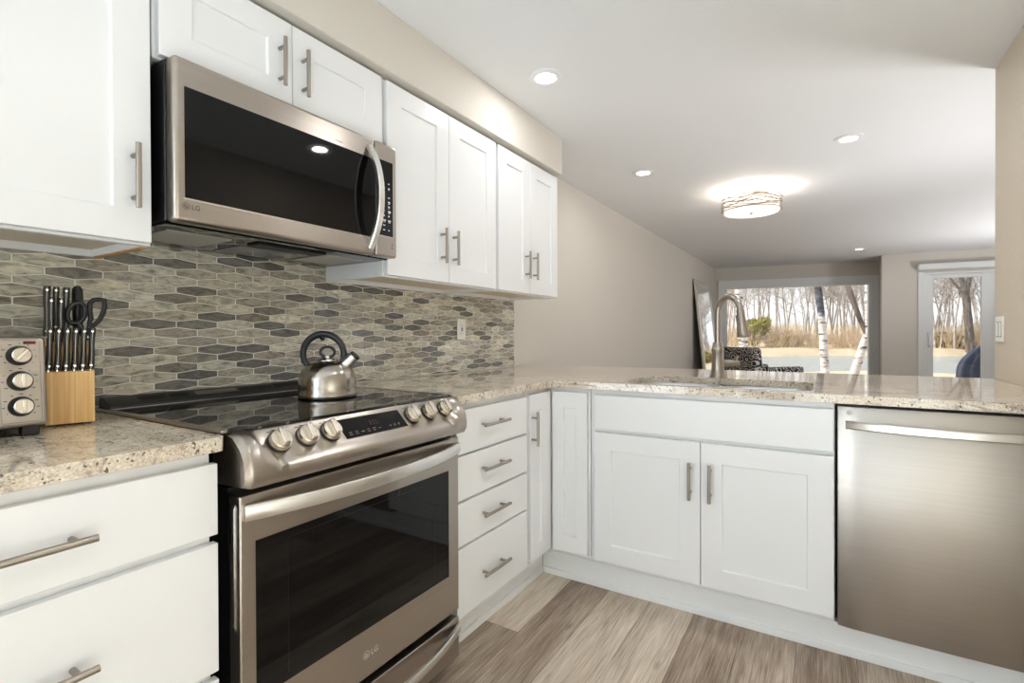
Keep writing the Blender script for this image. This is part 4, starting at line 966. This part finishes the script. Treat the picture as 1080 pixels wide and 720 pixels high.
# ------------------------------------------------------------------ living room: leaning mirror, armchair
mr = thing('leaning_mirror', 'tall silver-framed mirror leaning on the wall left of the picture window', 'mirror', (0.16, 8.1, 0.0))
def MR(y, h, d):   # h along the leaning face, d out of the face
    up = Vector((-0.10, 0, 1)).normalized(); nn = Vector((1, 0, 0.10)).normalized(); return Vector((0.235, y, 0.004)) + up * h + nn * d
y0, y1, hh_ = 7.50, 8.62, 1.97
mb = MB(); fw = 0.085
for a in ((y0, y0 + fw, 0, hh_), (y1 - fw, y1, 0, hh_), (y0 + fw, y1 - fw, 0, fw), (y0 + fw, y1 - fw, hh_ - fw, hh_)): mb.box(a[0], a[1], a[2], a[3], -0.03, 0.006, T=MR)
obj('frame', mb, M['mirrorframe'], mr, bevel=0.008, seg=2)
mb = MB(); mb.box(y0 + fw, y1 - fw, fw, hh_ - fw, -0.02, -0.002, T=MR); obj('mirror_glass', mb, M['mirror'], mr)
AC = thing('armchair', 'black and white swirl-patterned armchair in front of the picture window', 'armchair', (0.95, 7.72, 0.0), None, math.radians(-42))
A_ = WM[AC.name]
def AT(x, y, z): return A_ @ Vector((x, y, z))          # chair faces local +y
def rbox(x0, x1, y0, y1, z0, z1, lean=0.0, n=4): 
    m = MB(); m.box(x0, x1, y0, y1, z0, z1, T=lambda x, y, z: AT(x, y - lean * (z - z0), z)); return m
obj('backrest', rbox(-0.37, 0.37, -0.44, -0.29, 0.30, 0.93, 0.10), M['swirl'], AC, bevel=0.05, seg=4)
obj('seat', rbox(-0.27, 0.27, -0.29, 0.36, 0.26, 0.46), M['swirl'], AC, bevel=0.04, seg=4)
for s in (-1, 1): obj('arm', rbox(min(s * 0.27, s * 0.38), max(s * 0.27, s * 0.38), -0.30, 0.36, 0.16, 0.655), M['swirl'], AC, bevel=0.035, seg=4)
for x in (-0.32, 0.32):
    for y in (-0.36, 0.30):
        mb = MB(); mb.tube([AT(x, y, 0.003), AT(x, y, 0.2)], [0.018, 0.026], 12); obj('leg', mb, M['black'], AC)

# ------------------------------------------------------------------ outdoors
mb = MB()
for k in range(19):
    n0 = 0.30 + k * 0.145; mb.box(-1.0, 7.5, n0, n0 + 0.138, -0.16, -0.12, T=lambda u, n_, z: Vector((u, 9.6 + n_ + u * 0.11, z)))
struct('deck', mb, M['deck'], bevel=0.003)
rnd = random.Random(21)
def terrain(name, xs, ys, fz, m):
    mb = MB(); nx, ny = len(xs), len(ys)
    vs = [(x, y, fz(x, y)) for y in ys for x in xs]
    mb.add(vs, [(j * nx + i, j * nx + i + 1, (j + 1) * nx + i + 1, (j + 1) * nx + i) for j in range(ny - 1) for i in range(nx - 1)])
    return struct(name, mb, m, ang=3.0, fix=False)
def far_edge(x): return 42.9 + 0.505 * x + 0.8 * math.sin(x * 0.45) + 0.4 * math.sin(x * 1.3)
def gz(x, y):
    h = 0.05 * math.sin(x * 1.1 + y * .7) + 0.04 * math.sin(x * .37 - y * 1.3)
    if y < 34 + 0.4 * x: 
        e = 24.5 + 0.3 * x + 0.7 * math.sin(x * 0.5); t = (y - (e - 3)) / 5.0
        return -0.35 * (1 - sm(t)) - 1.3 * sm(t) + h * 0.6
    e = far_edge(x); t = (y - (e - 1.2)) / 4.0
    return -1.3 + 1.15 * sm(t) + 0.035 * max(0, y - e - 3) + h
xs = [-30 + 1.0 * i for i in range(85)]; ysg = [10.2 + 0.8 * i for i in range(30)] + [34 + 0.6 * i for i in range(50)] + [64 + 6 * i for i in range(12)]
terrain('ground', xs, ysg, gz, M['ground'])
mb = MB(); mb.quad((-40, 20, -0.6), (70, 20, -0.6), (70, 75, -0.6), (-40, 75, -0.6)); struct('pond', mb, M['water'], fix=False)

def limb(mb, p, d, L, r, n, rnd, lvl, kids, wig, taper=0.25, up=0.25, sides=5):
    pts, rad = [Vector(p)], [r]; d = Vector(d).normalized(); seg = max(2, n)
    for i in range(seg):
        d = (d + Vector((rnd.uniform(-wig, wig), rnd.uniform(-wig, wig), rnd.uniform(-wig, wig) + up * 0.12))).normalized()
        pts.append(pts[-1] + d * L / seg); rad.append(r * (1 - (1 - taper) * (i + 1) / seg))
    mb.tube(pts, rad, sides if lvl == 0 else (4 if lvl == 1 else 3), caps=False)
    if lvl < len(kids):
        for k in range(kids[lvl]):
            t = rnd.uniform(0.28 if lvl == 0 else 0.15, 0.98); q = min(seg - 1, int(t * seg)); f = t * seg - q
            s = pts[q].lerp(pts[q + 1], f); ax_ = (pts[q + 1] - pts[q]).normalized()
            rv = Vector((rnd.gauss(0, 1), rnd.gauss(0, 1), rnd.gauss(0, 0.6))); rv = (rv - ax_ * rv.dot(ax_)).normalized()
            a = math.radians(rnd.uniform(25, 62)); nd = ax_ * math.cos(a) + rv * math.sin(a)
            limb(mb, s, nd, L * rnd.uniform(0.28, 0.5) * (1.15 - 0.55 * t), max(0.006, (rad[q] * 0.5)), max(2, n - 2), rnd, lvl + 1, kids, wig * 1.25, taper, up, sides)
    return pts
def tree_mesh(seed, Ht, r, kids, wig=0.10):
    rn = random.Random(seed); mb = MB(); limb(mb, (0, 0, -0.15), (rn.uniform(-.08, .08), rn.uniform(-.08, .08), 1), Ht, r, 8, rn, 0, kids, wig, 0.12); return mb
protos = []
for sd_ in range(6):
    o = obj('bare_tree', tree_mesh(100 + sd_, 1.0 * random.Random(sd_).uniform(10, 14), 0.085, (22, 7, 4), 0.10), M['bark'], ang=3.0, fix=False); protos.append(o)
LBL = 'bare leafless tree in the woods on the far side of the pond'
spots = []; rnd = random.Random(33)
def vis_x(px, y):   # x on the ray of image column px at world y
    q = (px - 540) / 532.19; dx = -0.52916 + 0.84852 * q; dy = 0.8485 + 0.52915 * q; return 1.734 + (y + 0.47) * dx / dy
for k in range(96):
    y = rnd.uniform(50, 78); px = rnd.uniform(752, 925) if k < 68 else rnd.uniform(975, 1045); spots.append((vis_x(px, y), y))
for i, (x, y) in enumerate(spots):
    o = protos[i] if i < 6 else protos[i % 6].copy()
    if i >= 6: COL.objects.link(o)
    o.location = (x, y, gz(x, y) - 0.1); o.rotation_euler = (0, 0, rnd.uniform(0, 6.28)); s = rnd.uniform(0.8, 1.25); o.scale = (s, s, s)
    tag(o, LBL, 'tree', 'bare trees across the pond')
# brush along the far bank
bp_ = []
for sd_ in range(4):
    rn = random.Random(50 + sd_); mb = MB()
    for k in range(26): limb(mb, (rn.uniform(-.5, .5), rn.uniform(-.4, .4), -0.1), (rn.uniform(-.6, .6), rn.uniform(-.6, .6), 1), rn.uniform(0.9, 1.9), 0.018, 4, rn, 0, (5, 2), 0.16, 0.3)
    bp_.append(obj('brush_shrub', mb, M['twig'], ang=3.0, fix=False))
rnd = random.Random(8); n = 0
for k in range(44):
    px = rnd.uniform(755, 925) if k < 30 else rnd.uniform(978, 1045)
    y0_ = 46.5 + rnd.uniform(0, 9); x = vis_x(px, y0_); y = y0_ + 0.3 * x * 0
    e = far_edge(x)
    if y < e + 2.0: y = e + rnd.uniform(2.2, 5); x = vis_x(px, y)
    o = bp_[n] if n < 4 else bp_[n % 4].copy()
    if n >= 4: COL.objects.link(o)
    n += 1
    o.location = (x, y, gz(x, y)); o.rotation_euler = (0, 0, rnd.uniform(0, 6.28)); s = rnd.uniform(0.8, 1.5); o.scale = (s, s, s * rnd.uniform(.8, 1.1))
    tag(o, 'tan twiggy shrub at the foot of the woods across the pond', 'shrub', 'brush along the far bank')
# evergreen shrub
def leafy(mb, c, rx, rz, n, size, rn):
    for _ in range(n):
        v = Vector((rn.gauss(0, 1), rn.gauss(0, 1), rn.gauss(0, 1))).normalized() * rn.uniform(0.55, 1.0); p = Vector((c[0] + v.x * rx, c[1] + v.y * rx, c[2] + v.z * rz))
        a = Vector((rn.gauss(0, 1), rn.gauss(0, 1), rn.gauss(0, 1))).normalized(); b = a.orthogonal().normalized()
        mb.add([p - a * size, p + b * size * .35, p + a * size, p - b * size * .35], [(0, 1, 2, 3)])
def evergreen(label, px, y, rx, hgt, seed):
    x = vis_x(px, y); z = gz(x, y); o = thing('evergreen_shrub', label, 'shrub', (x, y, z)); rn = random.Random(seed)
    mb = MB()
    for k in range(14): leafy(mb, (x + rn.uniform(-.6, .6) * rx, y + rn.uniform(-.5, .5) * rx, z + hgt * rn.uniform(0.2, 0.85)), rx * 0.42, hgt * 0.18, 170, 0.16, rn)
    obj('foliage', mb, M['leaf'], o, smooth=False, fix=False)
    mb = MB(); mb.tube([(x, y, z - .1), (x, y, z + hgt * .6)], [0.08, 0.03], 6); obj('stem', mb, M['bark2'], o)
evergreen('yellow-green evergreen shrub on the far bank seen left in the picture window', 796, 47.5, 1.5, 2.6, 1)
evergreen('low green shrub on the far bank seen through the patio door', 994, 52.5, 1.3, 1.3, 2)
# nearer trees with trunks the window shows
def big_tree(name, label, paths, m, kids, seed, wig=0.10):
    o = thing(name, label, 'tree', tuple(paths[0][0][0])); rn = random.Random(seed)
    for j, (pts, rad) in enumerate(paths):
        mb = MB(); P_ = [Vector(p) for p in pts]
        den = []; dr2 = []
        for i in range(len(P_) - 1):
            for q in range(4): den.append(P_[i].lerp(P_[i + 1], q / 4)); dr2.append((rad[i] + (rad[i + 1] - rad[i]) * q / 4) * rn.uniform(.95, 1.05))
        den.append(P_[-1]); dr2.append(rad[-1]); mb.tube(den, dr2, 12)
        obj('trunk' if j == 0 else 'fork', mb, M['bark2'] if j and m is M['birch'] else m, o, ang=1.2)  # birch fork gets darker bark color to paint in its shade
    mb = MB()
    for (pts, rad) in paths:
        for k in range(kids):
            i = rn.randrange(max(0, len(pts) - 3), len(pts) - 1); p = Vector(pts[i]).lerp(Vector(pts[i + 1]), rn.random()); a = rn.uniform(0, 6.28)
            limb(mb, p, (math.cos(a), math.sin(a), rn.uniform(0.2, 1.0)), rn.uniform(0.9, 2.0), 0.022, 5, rn, 1, (0, 5, 3), 0.16, 0.2)
    obj('branches', mb, m, o, ang=3.0, fix=False)
g14 = gz(1.7, 14)
big_tree('birch_tree', 'white birch trunk with shade painted on its upper part in the middle of the picture window', [([(1.73, 14, g14 - .1), (1.70, 14, 0.3), (1.66, 14, 1.0), (1.62, 14, 1.6), (1.545, 14, 2.3), (1.50, 14, 3.4), (1.52, 14.1, 5.5), (1.6, 14.1, 8)], [0.105, 0.092, 0.085, 0.08, 0.085, 0.08, 0.06, 0.02])], M['birch_painted_shade'], 3, 1)
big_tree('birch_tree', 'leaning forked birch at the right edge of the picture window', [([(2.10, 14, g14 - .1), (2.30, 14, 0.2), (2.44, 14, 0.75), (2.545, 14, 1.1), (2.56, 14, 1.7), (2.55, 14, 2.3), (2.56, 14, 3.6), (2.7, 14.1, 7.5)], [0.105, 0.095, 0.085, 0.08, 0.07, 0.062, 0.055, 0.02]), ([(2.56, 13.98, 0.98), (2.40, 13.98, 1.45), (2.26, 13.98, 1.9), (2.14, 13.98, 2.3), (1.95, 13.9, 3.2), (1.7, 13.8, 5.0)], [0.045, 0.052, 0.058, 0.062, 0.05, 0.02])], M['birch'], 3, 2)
big_tree('birch_tree', 'white birch trunk at the left edge of the picture window', [([(-0.12, 14.5, g14 - .1), (-0.16, 14.5, 0.5), (-0.22, 14.5, 1.2), (-0.30, 14.5, 2.2), (-0.34, 14.5, 3.4), (-0.3, 14.5, 7)], [0.13, 0.12, 0.11, 0.10, 0.09, 0.03])], M['birch'], 5, 3)
yb = 49.5
X = lambda px: vis_x(px, yb)
Z = lambda py: 1.12 + (356.4 - py) / 532.19 * 56.5
z0_ = gz(X(1023), yb)
big_tree('cottonwood_tree', 'dark-barked forked tree across the pond in the patio door view', [([(X(1024), yb, z0_ - .2), (X(1022), yb, Z(352)), (X(1019), yb, Z(332)), (X(1014), yb, Z(318)), (X(1004), yb, Z(302)), (X(995), yb, Z(290)), (X(985), yb, Z(262))], [0.30, 0.24, 0.24, 0.17, 0.15, 0.12, 0.06]), ([(X(1019), yb, Z(328)), (X(1025), yb, Z(312)), (X(1029), yb, Z(298)), (X(1034), yb, Z(270))], [0.18, 0.14, 0.12, 0.06]), ([(X(1018), yb, Z(330)), (X(1006), yb, Z(321)), (X(996), yb, Z(312)), (X(984), yb, Z(304))], [0.11, 0.08, 0.06, 0.03])], M['bark2'], 7, 5)
# covered grill on the deck
gr = thing('grill_cover', 'navy blue cloth cover draped over a grill outside the patio door', 'grill cover', (4.13, 10.65, -0.12))
mb = MB(); rings = []; n = 72
for t in [i / 14 for i in range(15)]:
    z = -0.11 + 1.13 * t; f = 1.0 - 0.10 * t - 0.72 * max(0, (t - 0.55) / 0.45) ** 1.9; fold = 0.05 * (1 - t * 0.6)
    ring = []
    for k in range(n):
        a = 2 * PI * k / n; ca, sa = math.cos(a), math.sin(a); e = (abs(ca) ** 3.2 + abs(sa) ** 3.2) ** (-1 / 3.2)
        r = f + fold * math.sin(a * 13 + 2 * math.sin(3 * a)) / 0.5 * (0.5 + 0.5 * math.sin(a * 5 + 1))
        ring.append((4.13 + ca * e * 0.55 * r, 10.65 + sa * e * 0.32 * r, z))
    rings.append(ring)
mb.loft(rings); obj('cover', mb, M['cover'], gr, ang=1.5)
